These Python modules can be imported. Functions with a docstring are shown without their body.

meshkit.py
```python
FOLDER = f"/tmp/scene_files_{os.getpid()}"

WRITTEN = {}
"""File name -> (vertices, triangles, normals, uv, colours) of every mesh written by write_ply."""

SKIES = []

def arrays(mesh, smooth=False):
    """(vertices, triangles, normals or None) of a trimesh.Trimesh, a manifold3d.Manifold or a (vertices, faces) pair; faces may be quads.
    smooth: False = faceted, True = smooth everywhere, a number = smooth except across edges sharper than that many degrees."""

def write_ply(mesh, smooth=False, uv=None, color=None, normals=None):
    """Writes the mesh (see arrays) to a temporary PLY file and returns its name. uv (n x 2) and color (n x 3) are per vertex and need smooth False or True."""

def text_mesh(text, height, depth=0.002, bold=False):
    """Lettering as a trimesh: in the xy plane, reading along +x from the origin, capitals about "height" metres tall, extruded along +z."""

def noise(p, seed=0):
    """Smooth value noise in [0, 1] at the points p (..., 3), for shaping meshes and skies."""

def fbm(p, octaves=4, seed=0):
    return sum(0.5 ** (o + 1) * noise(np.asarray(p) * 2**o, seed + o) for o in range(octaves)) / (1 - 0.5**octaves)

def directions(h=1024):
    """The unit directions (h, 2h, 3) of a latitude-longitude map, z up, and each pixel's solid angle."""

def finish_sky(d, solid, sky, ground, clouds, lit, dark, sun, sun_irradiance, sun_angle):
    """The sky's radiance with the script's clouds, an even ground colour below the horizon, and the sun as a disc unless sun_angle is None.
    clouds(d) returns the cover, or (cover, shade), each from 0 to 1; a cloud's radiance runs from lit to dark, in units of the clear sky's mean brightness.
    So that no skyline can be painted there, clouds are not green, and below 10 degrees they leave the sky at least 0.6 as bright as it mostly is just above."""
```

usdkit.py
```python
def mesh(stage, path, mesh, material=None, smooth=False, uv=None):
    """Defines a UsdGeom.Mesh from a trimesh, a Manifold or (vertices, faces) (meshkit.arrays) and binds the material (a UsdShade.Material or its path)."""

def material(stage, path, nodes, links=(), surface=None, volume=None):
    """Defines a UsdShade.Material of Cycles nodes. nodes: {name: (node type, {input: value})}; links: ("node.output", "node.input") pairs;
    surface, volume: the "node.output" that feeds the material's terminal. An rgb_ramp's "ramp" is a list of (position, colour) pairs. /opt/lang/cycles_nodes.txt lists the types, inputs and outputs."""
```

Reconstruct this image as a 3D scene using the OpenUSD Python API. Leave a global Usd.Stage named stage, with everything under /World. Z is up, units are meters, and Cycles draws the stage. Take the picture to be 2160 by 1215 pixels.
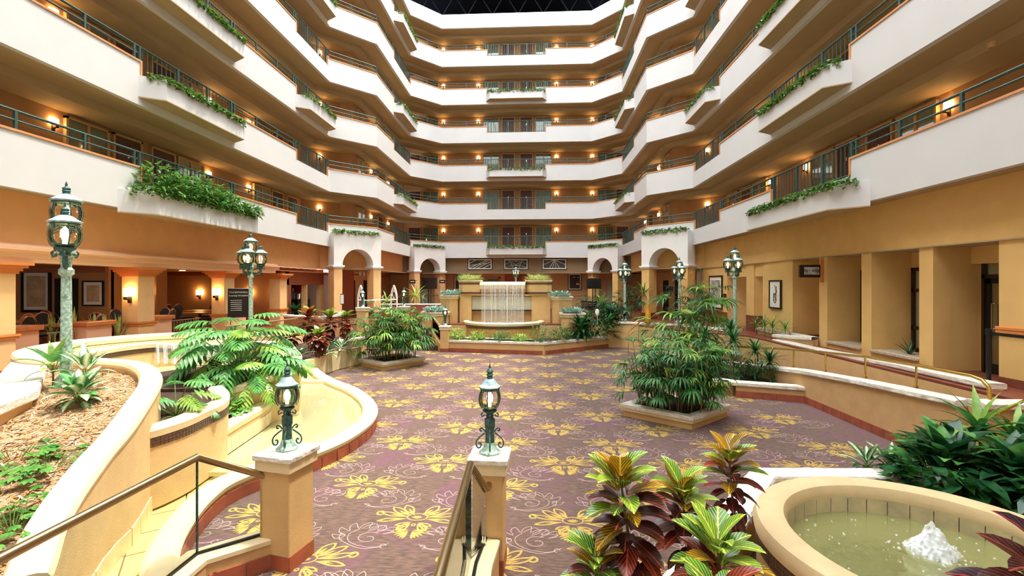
import math, random, numpy as np, trimesh, manifold3d, usdkit, meshkit
from pxr import Usd, UsdGeom, UsdLux, UsdShade, Gf, Sdf, Vt
from shapely.geometry import Polygon, LineString, Point, box as sbox
from shapely.ops import unary_union
from shapely import affinity
PI=math.pi
stage=Usd.Stage.CreateInMemory()
UsdGeom.SetStageUpAxis(stage,'Z'); UsdGeom.SetStageMetersPerUnit(stage,1.0)
UsdGeom.Xform.Define(stage,'/World'); UsdGeom.Scope.Define(stage,'/World/Looks')
# ---------------- camera, sky, sun, exposure
FPX,HV,PSI=984.,600.,.0485
EYE=np.array([1.31,0,2.8])
cam=UsdGeom.Camera.Define(stage,'/World/camera')
cam.CreateHorizontalApertureAttr(36.0); cam.CreateFocalLengthAttr(36.0*FPX/2160)
cam.CreateVerticalApertureAttr(36.0*1215/2160)
cam.CreateVerticalApertureOffsetAttr(-36.0*(607.5-HV)/2160)
cam.CreateClippingRangeAttr((0.05,500.0)); cam.CreateFStopAttr(0.0)
x_=UsdGeom.Xformable(cam); x_.AddTranslateOp().Set(Gf.Vec3d(*EYE)); x_.AddRotateZOp().Set(math.degrees(PSI)); x_.AddRotateXOp().Set(90.0)
cam.CreateExposureAttr(-0.5)
dome=UsdLux.DomeLight.Define(stage,'/World/sky'); dome.CreateIntensityAttr(3.2); dome.CreateColorAttr(Gf.Vec3f(0.91,0.96,1.0))
sun=UsdLux.DistantLight.Define(stage,'/World/sun'); sun.CreateIntensityAttr(1.95); sun.CreateNormalizeAttr(True); sun.CreateAngleAttr(5.0); sun.CreateColorAttr(Gf.Vec3f(1.0,0.93,0.80))
def aim(prim,d):           # a light shines along its -z
    d=Gf.Vec3d(*d).GetNormalized(); r=Gf.Rotation(Gf.Vec3d(0,0,-1),d)
    UsdGeom.Xformable(prim).AddTransformOp().Set(Gf.Matrix4d().SetRotate(r))
aim(sun,(-0.30,-0.08,-1.0))
# ---------------- helpers
_c,_s=math.cos(PSI),math.sin(PSI)
def ray(u,v): return np.array([-_s+_c*(u-1080)/FPX,_c+_s*(u-1080)/FPX,(HV-v)/FPX])
def G(u,v,z):
    d=ray(u,v); return EYE+d*(z-EYE[2])/d[2]
def AX(u,v,x):
    d=ray(u,v); return EYE+d*(x-EYE[0])/d[0]
def AY(u,v,y):
    d=ray(u,v); return EYE+d*(y-EYE[1])/d[1]
def lin(h):
    h=h.lstrip('#'); c=np.array([int(h[i:i+2],16) for i in (0,2,4)])/255.
    return tuple(np.where(c<=.04045,c/12.92,((c+.055)/1.055)**2.4))
used={}
def numbered(parent,name):
    k=(parent,name); n=used.get(k,0); used[k]=n+1
    return name if n==0 else f'{name}_{n:03d}'
def setd(p,label=None,cat=None,group=None,kind=None):
    for k,v in (('label',label),('category',cat),('group',group),('kind',kind)):
        if v: p.SetCustomDataByKey(k,v)
    return p
def thing(name,label=None,cat=None,loc=(0,0,0),rz=0,group=None,kind=None,scale=None):
    x=UsdGeom.Xform.Define(stage,'/World/'+numbered('/World',name))
    x.AddTranslateOp().Set(Gf.Vec3d(*map(float,loc)))
    if rz: x.AddRotateZOp().Set(math.degrees(rz))
    if scale: x.AddScaleOp().Set(Gf.Vec3f(*scale))
    return setd(x.GetPrim(),label,cat,group,kind)
def part(name,mesh,mat,parent=None,smooth=False,label=None,kind=None,uv=None):
    pp=str(parent.GetPath()) if parent else '/World'
    if isinstance(mesh,list): mesh=trimesh.util.concatenate(mesh)
    return setd(usdkit.mesh(stage,pp+'/'+numbered(pp,name),mesh,M[mat],smooth,uv).GetPrim(),label,kind=kind)
def solo(name,mesh,mat,label=None,cat=None,group=None,kind=None,smooth=False,uv=None):
    p=part(name,mesh,mat,None,smooth,uv=uv); return setd(p,label,cat,group,kind)
def dup(src,loc,rz=0,label=None,group=None,scale=None,cat=None):
    w=src.GetCustomData(); name=src.GetName()
    if name[-4:-3]=='_' and name[-3:].isdigit(): name=name[:-4]
    r=thing(name,label or w.get('label'),cat or w.get('category'),loc,rz,group or w.get('group'),w.get('kind'),scale)
    r.GetReferences().AddInternalReference(src.GetPath()); r.SetInstanceable(True)
    return r
def bx(x0,x1,y0,y1,z0,z1):
    m=trimesh.creation.box((abs(x1-x0),abs(y1-y0),abs(z1-z0))); m.apply_translation(((x0+x1)/2,(y0+y1)/2,(z0+z1)/2)); return m
def cbx(x0,x1,y0,y1,z0,z1,r=.01):            # box with chamfered edges
    c=[(min(x0,x1)+r,max(x0,x1)-r),(min(y0,y1)+r,max(y0,y1)-r),(min(z0,z1)+r,max(z0,z1)-r)]
    P=[]
    for i in c[0]:
        for j in c[1]:
            for k in c[2]:
                for a in range(3):
                    q=[i,j,k]; q[a]+=r*(1 if q[a]==c[a][1] else -1); P.append(q)
    return trimesh.convex.convex_hull(np.array(P))
def ext(poly,z0,z1):
    ms=[]
    for g in getattr(poly,'geoms',[poly]):
        if g.is_empty or g.area<1e-9: continue
        m=trimesh.creation.extrude_polygon(g,z1-z0,engine='earcut'); m.apply_translation((0,0,z0)); ms.append(m)
    return trimesh.util.concatenate(ms)
def cyl(r,p,q,n=12,r2=None):
    return tube([p,q],[r,r if r2 is None else r2],n)
def tube(pts,radii,n=8,caps=True,closed=False):
    p=np.asarray(pts,float); k=len(p); radii=np.broadcast_to(radii,(k,))
    t=np.gradient(p,axis=0) if not closed else np.roll(p,-1,0)-np.roll(p,1,0)
    t/=np.linalg.norm(t,axis=1,keepdims=True)+1e-12
    a=np.cross(t[0],[0,0,1.] if abs(t[0][2])<.9 else [1.,0,0]); A=[]
    for i in range(k):
        a=a-t[i]*(a@t[i]); a/=np.linalg.norm(a)+1e-12; A.append(a)
    A=np.array(A); B=np.cross(t,A); ang=np.arange(n)*2*PI/n
    v=(p[:,None]+radii[:,None,None]*(np.cos(ang)[None,:,None]*A[:,None]+np.sin(ang)[None,:,None]*B[:,None])).reshape(-1,3)
    f=[]
    for i in range(k if closed else k-1):
        i2=(i+1)%k
        for j in range(n):
            j2=(j+1)%n; f+=[(i*n+j,i*n+j2,i2*n+j2),(i*n+j,i2*n+j2,i2*n+j)]
    if caps and not closed:
        f+=[(0,j+1,j) for j in range(1,n-1)]+[((k-1)*n,(k-1)*n+j,(k-1)*n+j+1) for j in range(1,n-1)]
    return trimesh.Trimesh(v,f,process=False)
def lathe(prof,n=16,loc=(0,0,0)):            # prof: (r,z) from bottom to top
    ang=np.arange(n)*2*PI/n; v=[];f=[]
    for r,z in prof:
        for a in ang: v.append((r*math.cos(a)+loc[0],r*math.sin(a)+loc[1],z+loc[2]))
    for i in range(len(prof)-1):
        for j in range(n):
            j2=(j+1)%n; f+=[(i*n+j,i*n+j2,(i+1)*n+j2),(i*n+j,(i+1)*n+j2,(i+1)*n+j)]
    k=len(prof)-1
    f+=[(0,j+1,j) for j in range(1,n-1)]+[(k*n,k*n+j,k*n+j+1) for j in range(1,n-1)]
    return trimesh.Trimesh(v,f,process=False)
def offs(path,o):                             # mitred offset to the left of a plan polyline
    p=np.asarray(path,float)[:,:2]; d=np.diff(p,axis=0); d/=np.linalg.norm(d,axis=1,keepdims=True)+1e-12
    n=np.stack([-d[:,1],d[:,0]],1); out=[]
    for i in range(len(p)):
        a=n[max(i-1,0)]; b=n[min(i,len(n)-1)]; m=a+b; m/=(m@m)/2 if (m@m)>1e-6 else 1
        m=m if np.linalg.norm(m)<3 else a
        out.append(p[i]+o*m)
    return np.array(out)
def loft(path,prof,zs=None,caps=True,closed_prof=True,closed_path=False):
    # profile (offset left, z) swept along a plan path; zs adds a height per path point
    path=np.asarray(path,float); k=len(path); zs=np.zeros(k) if zs is None else np.asarray(zs,float)
    if closed_path:
        ext_=np.vstack([path[-1:],path,path[:1]])
    rows=[]
    for o,z in prof:
        q=offs(ext_,o)[1:-1] if closed_path else offs(path,o)
        rows.append(np.column_stack([q,zs+z]))
    v=np.array(rows); m=len(prof); f=[]
    idx=lambda i,j:i*k+j
    for i in range(m if closed_prof else m-1):
        i2=(i+1)%m
        for j in range(k if closed_path else k-1):
            j2=(j+1)%k; f+=[(idx(i,j),idx(i,j2),idx(i2,j2)),(idx(i,j),idx(i2,j2),idx(i2,j))]
    if caps and closed_prof and not closed_path:
        tri=trimesh.creation.triangulate_polygon(Polygon(prof),engine='earcut')
        def near(q): return int(np.argmin([(q[0]-a)**2+(q[1]-b)**2 for a,b in prof]))
        mp=[near(q) for q in tri[0]]
        for t in tri[1]:
            a,b,c=[mp[q] for q in t]; f+=[(idx(a,0),idx(c,0),idx(b,0)),(idx(a,k-1),idx(b,k-1),idx(c,k-1))]
    mm=trimesh.Trimesh(v.reshape(-1,3),f,process=False)
    if closed_prof and mm.volume<0: mm.invert()
    return mm
def rect(o0,o1,z0,z1): return [(o0,z0),(o1,z0),(o1,z1),(o0,z1)]
def smooth_path(pts,n=6,closed=False):
    p=np.asarray(pts,float); out=[]
    k=len(p)
    for i in range(k if closed else k-1):
        g=lambda j:p[j%k] if closed else p[min(max(j,0),k-1)]
        p0,p1,p2,p3=g(i-1),g(i),g(i+1),g(i+2)
        for t in np.arange(n)/n:
            out.append(.5*((2*p1)+(-p0+p2)*t+(2*p0-5*p1+4*p2-p3)*t*t+(-p0+3*p1-3*p2+p3)*t**3))
    if not closed: out.append(p[-1])
    return np.array(out)
def xf(m,loc=(0,0,0),rz=0,rx=0,ry=0,s=1):
    m=m.copy(); T=trimesh.transformations.euler_matrix(rx,ry,rz); T[:3,:3]*=s; T[:3,3]=loc; m.apply_transform(T); return m
def text(t,h,loc,rz=0,d=.004,bold=True,center=True):    # lettering standing upright, reading along local +x
    m=meshkit.text_mesh(t,h,d,bold)
    if center: m.apply_translation((-(m.bounds[0][0]+m.bounds[1][0])/2,0,0))
    return xf(xf(m,rx=PI/2),loc,rz)
# ---------------- materials
M={}
def mat(name,nodes,links=(),surface='p.BSDF'):
    M[name]=usdkit.material(stage,'/World/Looks/'+name,nodes,links,surface)
def plain(name,col,rough=.6,metal=0,bump=0,bs=60,var=.0,vs=3,**kw):
    c=lin(col) if isinstance(col,str) else col
    n={'p':('principled_bsdf',{'base_color':c,'roughness':rough,'metallic':metal,**kw})}; l=[]
    if bump or var:
        n['g']=('geometry',{})
    if var:
        n['n']=('noise_texture',{'scale':vs,'detail':4.}); l.append(('g.position','n.vector'))
        lo=tuple(x*(1-var) for x in c); hi=tuple(min(1,x*(1+var)) for x in c)
        n['r']=('rgb_ramp',{'ramp':[(.3,lo),(.7,hi)]}); l+=[('n.fac','r.fac'),('r.color','p.base_color')]
    if bump:
        n['b']=('noise_texture',{'scale':bs,'detail':3.}); n['bu']=('bump',{'strength':bump,'distance':.01})
        l+=[('g.position','b.vector'),('b.fac','bu.height'),('bu.normal','p.normal')]
    mat(name,n,l)
plain('white_stucco','#dedbd5',.75,var=.03,vs=1.5)
plain('fascia_white','#cac8c5',.75,var=.02,vs=1.2)
plain('soffit_tan','#ae9771',.8,var=.03,vs=2)
plain('corridor_wall','#a87c50',.8,var=.04,vs=2)
plain('orange_trim','#c98a58',.6)
plain('orange_wall','#e6a96c',.8,var=.05,vs=2.5)
plain('cornice_peach','#efbd92',.7)
plain('column_left','#e6b87c',.75,var=.04,vs=3)
plain('capital_orange','#d8823c',.65)
plain('yellow_wall','#dcb26c',.8,var=.05,vs=2.5)
plain('yellow_shade','#b98a4c',.8,var=.04,vs=2)
plain('restaurant_wall','#b57f4d',.8,var=.04,vs=2)
plain('lobby_tan','#d2ab75',.8,var=.04,vs=2)
plain('band_brown','#8d7357',.8,var=.03,vs=2)
plain('roof_navy','#0d1224',.8)
plain('truss_grey','#0f1424',.6)
plain('rail_verdigris','#36504a',.55,.2,var=.5,vs=40)
plain('verdigris','#a6c2b2',.55,.25,bump=.3,bs=60,var=.5,vs=28)
plain('verdigris_dark','#3f5f57',.5,.4,bump=.3,bs=60,var=.55,vs=30)
plain('verdigris_cap','#a3c0c4',.5,.25,bump=.2,bs=60,var=.35,vs=20)
plain('door_wood','#5a3526',.55,var=.15,vs=8)
plain('door_trim','#c39a68',.6)
plain('frosted','#c9c6ae',.35,var=.06,vs=2)
plain('curtain','#b9bfae',.9,var=.08,vs=6)
plain('dark_interior','#1d1a17',.9)
plain('black_metal','#191817',.5,.3)
plain('bronze','#3a2a1e',.45,.6)
plain('chrome','#d9d6cd',.25,1.)
plain('brass','#d8b860',.25,1.)
plain('rail_brass','#b09a72',.28,1.)
plain('brushed_gold','#e0c795',.3,.8)
plain('white_paint','#eeeae2',.5)
plain('upper_floor','#7b3f2c',.45,var=.15,vs=6)
plain('red_tile','#9a4f36',.5,var=.22,vs=5)
plain('grout','#7d6a45',.9)
plain('limestone','#ddd5c6',.8,bump=.8,bs=45,var=.12,vs=14)
plain('limestone_rough','#b9a58b',.9,bump=1.,bs=70,var=.35,vs=30)
plain('cap_tan','#cfb486',.7,bump=.15,bs=90,var=.06,vs=6)
plain('cap_cream','#dfcb9f',.7,bump=.15,bs=90,var=.06,vs=6)
plain('stucco_tan','#c9a16c',.85,bump=.5,bs=110,var=.07,vs=4)
plain('stucco_gold','#d0aa70',.85,bump=.5,bs=110,var=.07,vs=4)
plain('stucco_cream','#dcba84',.85,bump=.6,bs=120,var=.06,vs=5)
plain('cream_tile','#e3cf9f',.45,var=.12,vs=7)
plain('pool_tile','#b5a57c',.45,var=.2,vs=5)
plain('pool_floor','#d3b877',.5,var=.12,vs=3)
plain('gold_tile','#c99a55',.4,var=.2,vs=9)
plain('mosaic_brown','#5a3e2d',.4,var=.3,vs=60)
plain('soil','#3d2a1e',.95,bump=.8,bs=50,var=.4,vs=30)
plain('wood_orange','#c9793f',.45,var=.12,vs=6)
plain('wood_table','#c2834a',.35,var=.12,vs=6)
plain('chair_navy','#2c2f3c',.8)
plain('chair_wood','#a2603a',.4)
plain('brick_red','#a85f3e',.8,var=.18,vs=12)
plain('paper','#e9e4d6',.7)
plain('photo_dark','#3d3a36',.6,var=.5,vs=7)
plain('photo_sepia','#c7a882',.6,var=.25,vs=4)
plain('photo_grey','#a9a59c',.5,var=.6,vs=5)
plain('frame_black','#1a1512',.4)
plain('screen','#0c0d10',.15)
plain('red_plastic','#b3202c',.3)
plain('white_glow','#ffffff',.5)
def emit(name,col,st,base='#ffffff'):
    mat(name,{'p':('principled_bsdf',{'base_color':lin(base),'emission_color':lin(col),'emission_strength':st,'roughness':.5})})
emit('sconce_glow','#ffcf88',38.); emit('bulb','#ffe2a6',12.); emit('bulb_far','#ffe2a8',9.); emit('downlight','#ffe2b0',10.)
mat('pane',{'f':('layer_weight',{'blend':.12}),'t':('transparent_bsdf',{'color':(.93,.96,.94)}),'g':('glossy_bsdf',{'color':(1,1,1),'roughness':.02}),'m':('mix_closure',{})},
    [('f.fresnel','m.fac'),('t.BSDF','m.closure1'),('g.BSDF','m.closure2')],'m.closure')
mat('window_pane',{'f':('layer_weight',{'blend':.35}),'t':('transparent_bsdf',{'color':(.80,.84,.82)}),'g':('glossy_bsdf',{'color':(1,1,1),'roughness':.03}),'m':('mix_closure',{})},
    [('f.facing','m.fac'),('t.BSDF','m.closure1'),('g.BSDF','m.closure2')],'m.closure')
mat('lamp_glass',{'f':('fresnel',{'IOR':1.45}),'t':('transparent_bsdf',{'color':(1.,.95,.84)}),'g':('glossy_bsdf',{'color':(1,1,1),'roughness':.05}),'m':('mix_closure',{})},
    [('f.fac','m.fac'),('t.BSDF','m.closure1'),('g.BSDF','m.closure2')],'m.closure')
def water(name,tint,rough=.04,fac=.55,scale=7,strength=.35):
    mat(name,{'geo':('geometry',{}),'n':('noise_texture',{'scale':scale,'detail':3.,'distortion':.6}),'bu':('bump',{'strength':strength,'distance':.03}),
      'f':('fresnel',{'IOR':1.33}),'d':('diffuse_bsdf',{'color':lin(tint)}),'t':('transparent_bsdf',{'color':(.9,.92,.8)}),'g':('glossy_bsdf',{'color':(1,1,1),'roughness':rough}),
      'a':('mix_closure',{'fac':fac}),'m':('mix_closure',{})},
      [('geo.position','n.vector'),('n.fac','bu.height'),('bu.normal','f.normal'),('bu.normal','g.normal'),('t.BSDF','a.closure1'),('d.BSDF','a.closure2'),('f.fac','m.fac'),('a.closure','m.closure1'),('g.BSDF','m.closure2')] if False else
      [('geo.position','n.vector'),('n.fac','bu.height'),('bu.normal','g.normal'),('t.BSDF','a.closure1'),('d.BSDF','a.closure2'),('f.fac','m.fac'),('a.closure','m.closure1'),('g.BSDF','m.closure2')],'m.closure')
water('water_pale','#e3dfa8',fac=.5,scale=2,strength=.05); water('water_green','#9c9a62',fac=.55,scale=6,strength=.3)
for nm_,fc_ in (('falling_water',.10),('water_strand',.5)):
    mat(nm_,{'t':('transparent_bsdf',{'color':(1,1,1)}),'d':('diffuse_bsdf',{'color':(.93,.95,.93)}),'m':('mix_closure',{'fac':fc_})},[('t.BSDF','m.closure1'),('d.BSDF','m.closure2')],'m.closure')
mat('foam',{'geo':('geometry',{}),'n':('noise_texture',{'scale':30.,'detail':3.}),'r':('rgb_ramp',{'ramp':[(.35,(.15,.15,.15)),(.65,(.8,.8,.8))]}),'t':('transparent_bsdf',{'color':(1,1,1)}),'d':('diffuse_bsdf',{'color':(.95,.97,.97)}),'m':('mix_closure',{})},
    [('geo.position','n.vector'),('n.fac','r.fac'),('r.color','m.fac'),('t.BSDF','m.closure1'),('d.BSDF','m.closure2')],'m.closure')
mat('mulch',{'geo':('geometry',{}),'v':('voronoi_texture',{'scale':55.,'randomness':1.}),'n':('noise_texture',{'scale':35.,'detail':5.,'distortion':2.}),'r':('rgb_ramp',{'ramp':[(.28,lin('#73503a')),(.45,lin('#bd9870')),(.7,lin('#e2c6a0'))]}),
    'bu':('bump',{'strength':1.,'distance':.03}),'p':('principled_bsdf',{'roughness':.9})},[('geo.position','n.vector'),('n.fac','r.fac'),('r.color','p.base_color'),('n.fac','bu.height'),('bu.normal','p.normal')])
# carpet: plum and brown, streaky
mat('carpet',{'geo':('geometry',{}),'mp':('mapping',{'scale':(9.,40.,1.)}),'a':('noise_texture',{'scale':1.,'detail':5.}),'b':('noise_texture',{'scale':1.3,'detail':4.,'distortion':.8}),'c':('noise_texture',{'scale':160.,'detail':2.}),
    'ra':('rgb_ramp',{'ramp':[(.36,lin('#523d34')),(.5,lin('#654c40')),(.64,lin('#765a4a'))]}),'rb':('rgb_ramp',{'ramp':[(.48,(0,0,0)),(.68,(.6,.6,.6))]}),'pl':('color',{'value':lin('#734458')}),
    'm':('mix_color',{}),'rc':('rgb_ramp',{'ramp':[(.3,(.7,.7,.7)),(.7,(1.,1.,1.))]}),'m2':('mix_color',{'blend_type':'multiply','fac':1.}),'bu':('bump',{'strength':.4,'distance':.004}),'p':('principled_bsdf',{'roughness':.95,'sheen_weight':.15})},
    [('geo.position','mp.vector'),('mp.vector','a.vector'),('geo.position','b.vector'),('geo.position','c.vector'),('a.fac','ra.fac'),('b.fac','rb.fac'),('rb.color','m.fac'),('ra.color','m.a'),('pl.color','m.b'),('m.result','m2.a'),('c.fac','rc.fac'),('rc.color','m2.b'),('m2.result','p.base_color'),('c.fac','bu.height'),('bu.normal','p.normal')])
plain('carpet_yellow','#b0924a',.95,bump=.3,bs=160,var=.2,vs=45)
plain('carpet_white','#a98d86',.95,bump=.3,bs=160,var=.15,vs=45)
plain('step_carpet','#4a2a26',.95,var=.2,vs=20)
def leafmat(name,lo,hi,rough=.35,tr=.25,vs=9):
    mat(name,{'geo':('geometry',{}),'n':('noise_texture',{'scale':vs,'detail':2.}),'r':('rgb_ramp',{'ramp':[(.3,lin(lo)),(.7,lin(hi))]}),'p':('principled_bsdf',{'roughness':rough}),'t':('translucent_bsdf',{}),'m':('mix_closure',{'fac':tr})},
      [('geo.position','n.vector'),('n.fac','r.fac'),('r.color','p.base_color'),('r.color','t.color'),('p.BSDF','m.closure1'),('t.BSDF','m.closure2')],'m.closure')
leafmat('leaf_palm','#24572a','#4f8f3f'); leafmat('leaf_philo','#3a7c40','#78b85c'); leafmat('leaf_light','#6d9a3a','#a9c95a'); leafmat('leaf_dark','#123a22','#2f6638',.25)
leafmat('leaf_ivy','#2f5f22','#7fa648'); leafmat('leaf_grass','#88a048','#cfd884'); leafmat('leaf_blue','#5f9c8c','#b9ddca',.5,.1,14); leafmat('leaf_yellow','#9aa02c','#e0d23a'); leafmat('leaf_ground','#3a7a32','#79b34c'); leafmat('leaf_snake','#7c9a3f','#cfd88a')
leafmat('stem_green','#4a6a2c','#86964a',.5,.1); plain('cane','#6f5a34',.8,var=.3,vs=20); plain('dead_leaf','#b8875a',.9)
def veined(name,a,b,vein,vs=9.,w=.35,rough=.3,tr=.2):    # leaf with midrib and side veins, drawn in its own uv
    mat(name,{'uv':('texture_coordinate',{}),'s':('separate_xyz',{}),'x':('math',{'math_type':'subtract','value2':.5}),'ax':('math',{'math_type':'absolute'}),
      'k':('math',{'math_type':'multiply_add','value2':-1.1}),'sc':('math',{'math_type':'multiply','value2':vs}),'fr':('math',{'math_type':'pingpong','value2':.5}),'sv':('math',{'math_type':'less_than','value2':w*.28}),
      'md':('math',{'math_type':'less_than','value2':.035}),'mx':('math',{'math_type':'maximum'}),'oi':('geometry',{}),'n':('noise_texture',{'scale':7.}),'r':('rgb_ramp',{'ramp':[(.35,lin(a)),(.65,lin(b))]}),'vc':('color',{'value':lin(vein)}),'m':('mix_color',{}),
      'p':('principled_bsdf',{'roughness':rough}),'t':('translucent_bsdf',{}),'mc':('mix_closure',{'fac':tr})},
      [('uv.UV','s.vector'),('s.x','x.value1'),('x.value','ax.value1'),('ax.value','k.value1'),('s.y','k.value3'),('k.value','sc.value1'),('sc.value','fr.value1'),('fr.value','sv.value1'),('ax.value','md.value1'),('sv.value','mx.value1'),('md.value','mx.value2'),
       ('oi.position','n.vector'),('n.fac','r.fac'),('mx.value','m.fac'),('r.color','m.a'),('vc.color','m.b'),('m.result','p.base_color'),('m.result','t.color'),('p.BSDF','mc.closure1'),('t.BSDF','mc.closure2')],'mc.closure')
veined('croton_green','#1f5f26','#4f8a2a','#d8d250',7.,.3); veined('croton_yellow','#5a5416','#a8741c','#eebc34',7.,.35); veined('croton_red','#4a1612','#7c2a1a','#d0623c',7.,.25); veined('croton_dark','#1c1613','#3a1715','#983c2a',7.,.22); veined('croton_lime','#4c8a28','#86ac30','#e6e066',7.,.3); veined('croton_black','#171618','#2c2226','#a42c3c',7.,.13)
plain('amber','#c98a1c',.2)
mat('leaf_dief',{'uv':('texture_coordinate',{}),'s':('separate_xyz',{}),'x':('math',{'math_type':'subtract','value2':.5}),'ax':('math',{'math_type':'absolute'}),'g':('geometry',{}),'n':('noise_texture',{'scale':40.,'detail':3.}),'ad':('math',{'math_type':'multiply_add','value2':.3}),
  'r':('rgb_ramp',{'ramp':[(.2,lin('#d3dfb4')),(.32,lin('#8fb078')),(.42,lin('#3c7440')),(.6,lin('#2c5c34'))]}),'p':('principled_bsdf',{'roughness':.35}),'t':('translucent_bsdf',{}),'mc':('mix_closure',{'fac':.2})},
  [('uv.UV','s.vector'),('s.x','x.value1'),('x.value','ax.value1'),('g.position','n.vector'),('n.fac','ad.value1'),('ax.value','ad.value3'),('ad.value','r.fac'),('r.color','p.base_color'),('r.color','t.color'),('p.BSDF','mc.closure1'),('t.BSDF','mc.closure2')],'mc.closure')
# ================= THE BUILDING =================
W1,W2,W3=8.92,7.14,5.34
YJ1,YJ2,YJ3,YB=22.88,24.66,31.47,33.27
Y0=-7.0
B0,FH=4.70,2.75                                  # lowest slab edge, storey height
LEVELS=7
LN=['first','second','third','fourth','fifth','sixth','seventh']
half=[(-W1,Y0),(-W1,YJ1),(-W2,YJ2),(-W2,YJ3),(-W3,YB)]
full=half+[(-x,y) for x,y in reversed(half)]
mir=lambda l:[(-x,y) for x,y in reversed(l)]
# stretches of gallery edge: solid parapet, or a picket opening
def stretches():
    L=[('s',[(-W1,Y0),(-W1,3.61)]),('p',[(-W1,3.61),(-W1,7.35)]),('s',[(-W1,7.35),(-W1,11.62)]),('p',[(-W1,11.62),(-W1,15.42)]),('s',[(-W1,15.42),(-W1,19.55)]),('p',[(-W1,19.55),(-W1,22.62)]),
       ('s',[(-W1,22.62),(-W1,YJ1),(-W2,YJ2),(-W2,27.64)]),('p',[(-W2,27.64),(-W2,31.40)]),('s',[(-W2,31.40),(-W2,YJ3),(-W3,YB),(-2.11,YB)])]
    return L+[('p',[(-2.11,YB),(2.11,YB)])]+[(k,mir(p)) for k,p in reversed(L)]
ST=stretches()
PARH=1.12; SILL=.72; RAILZ=1.55
def side_of(p):
    x=np.mean([q[0] for q in p]); return 'left' if x<-3 else 'right' if x>3 else 'back'
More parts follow.
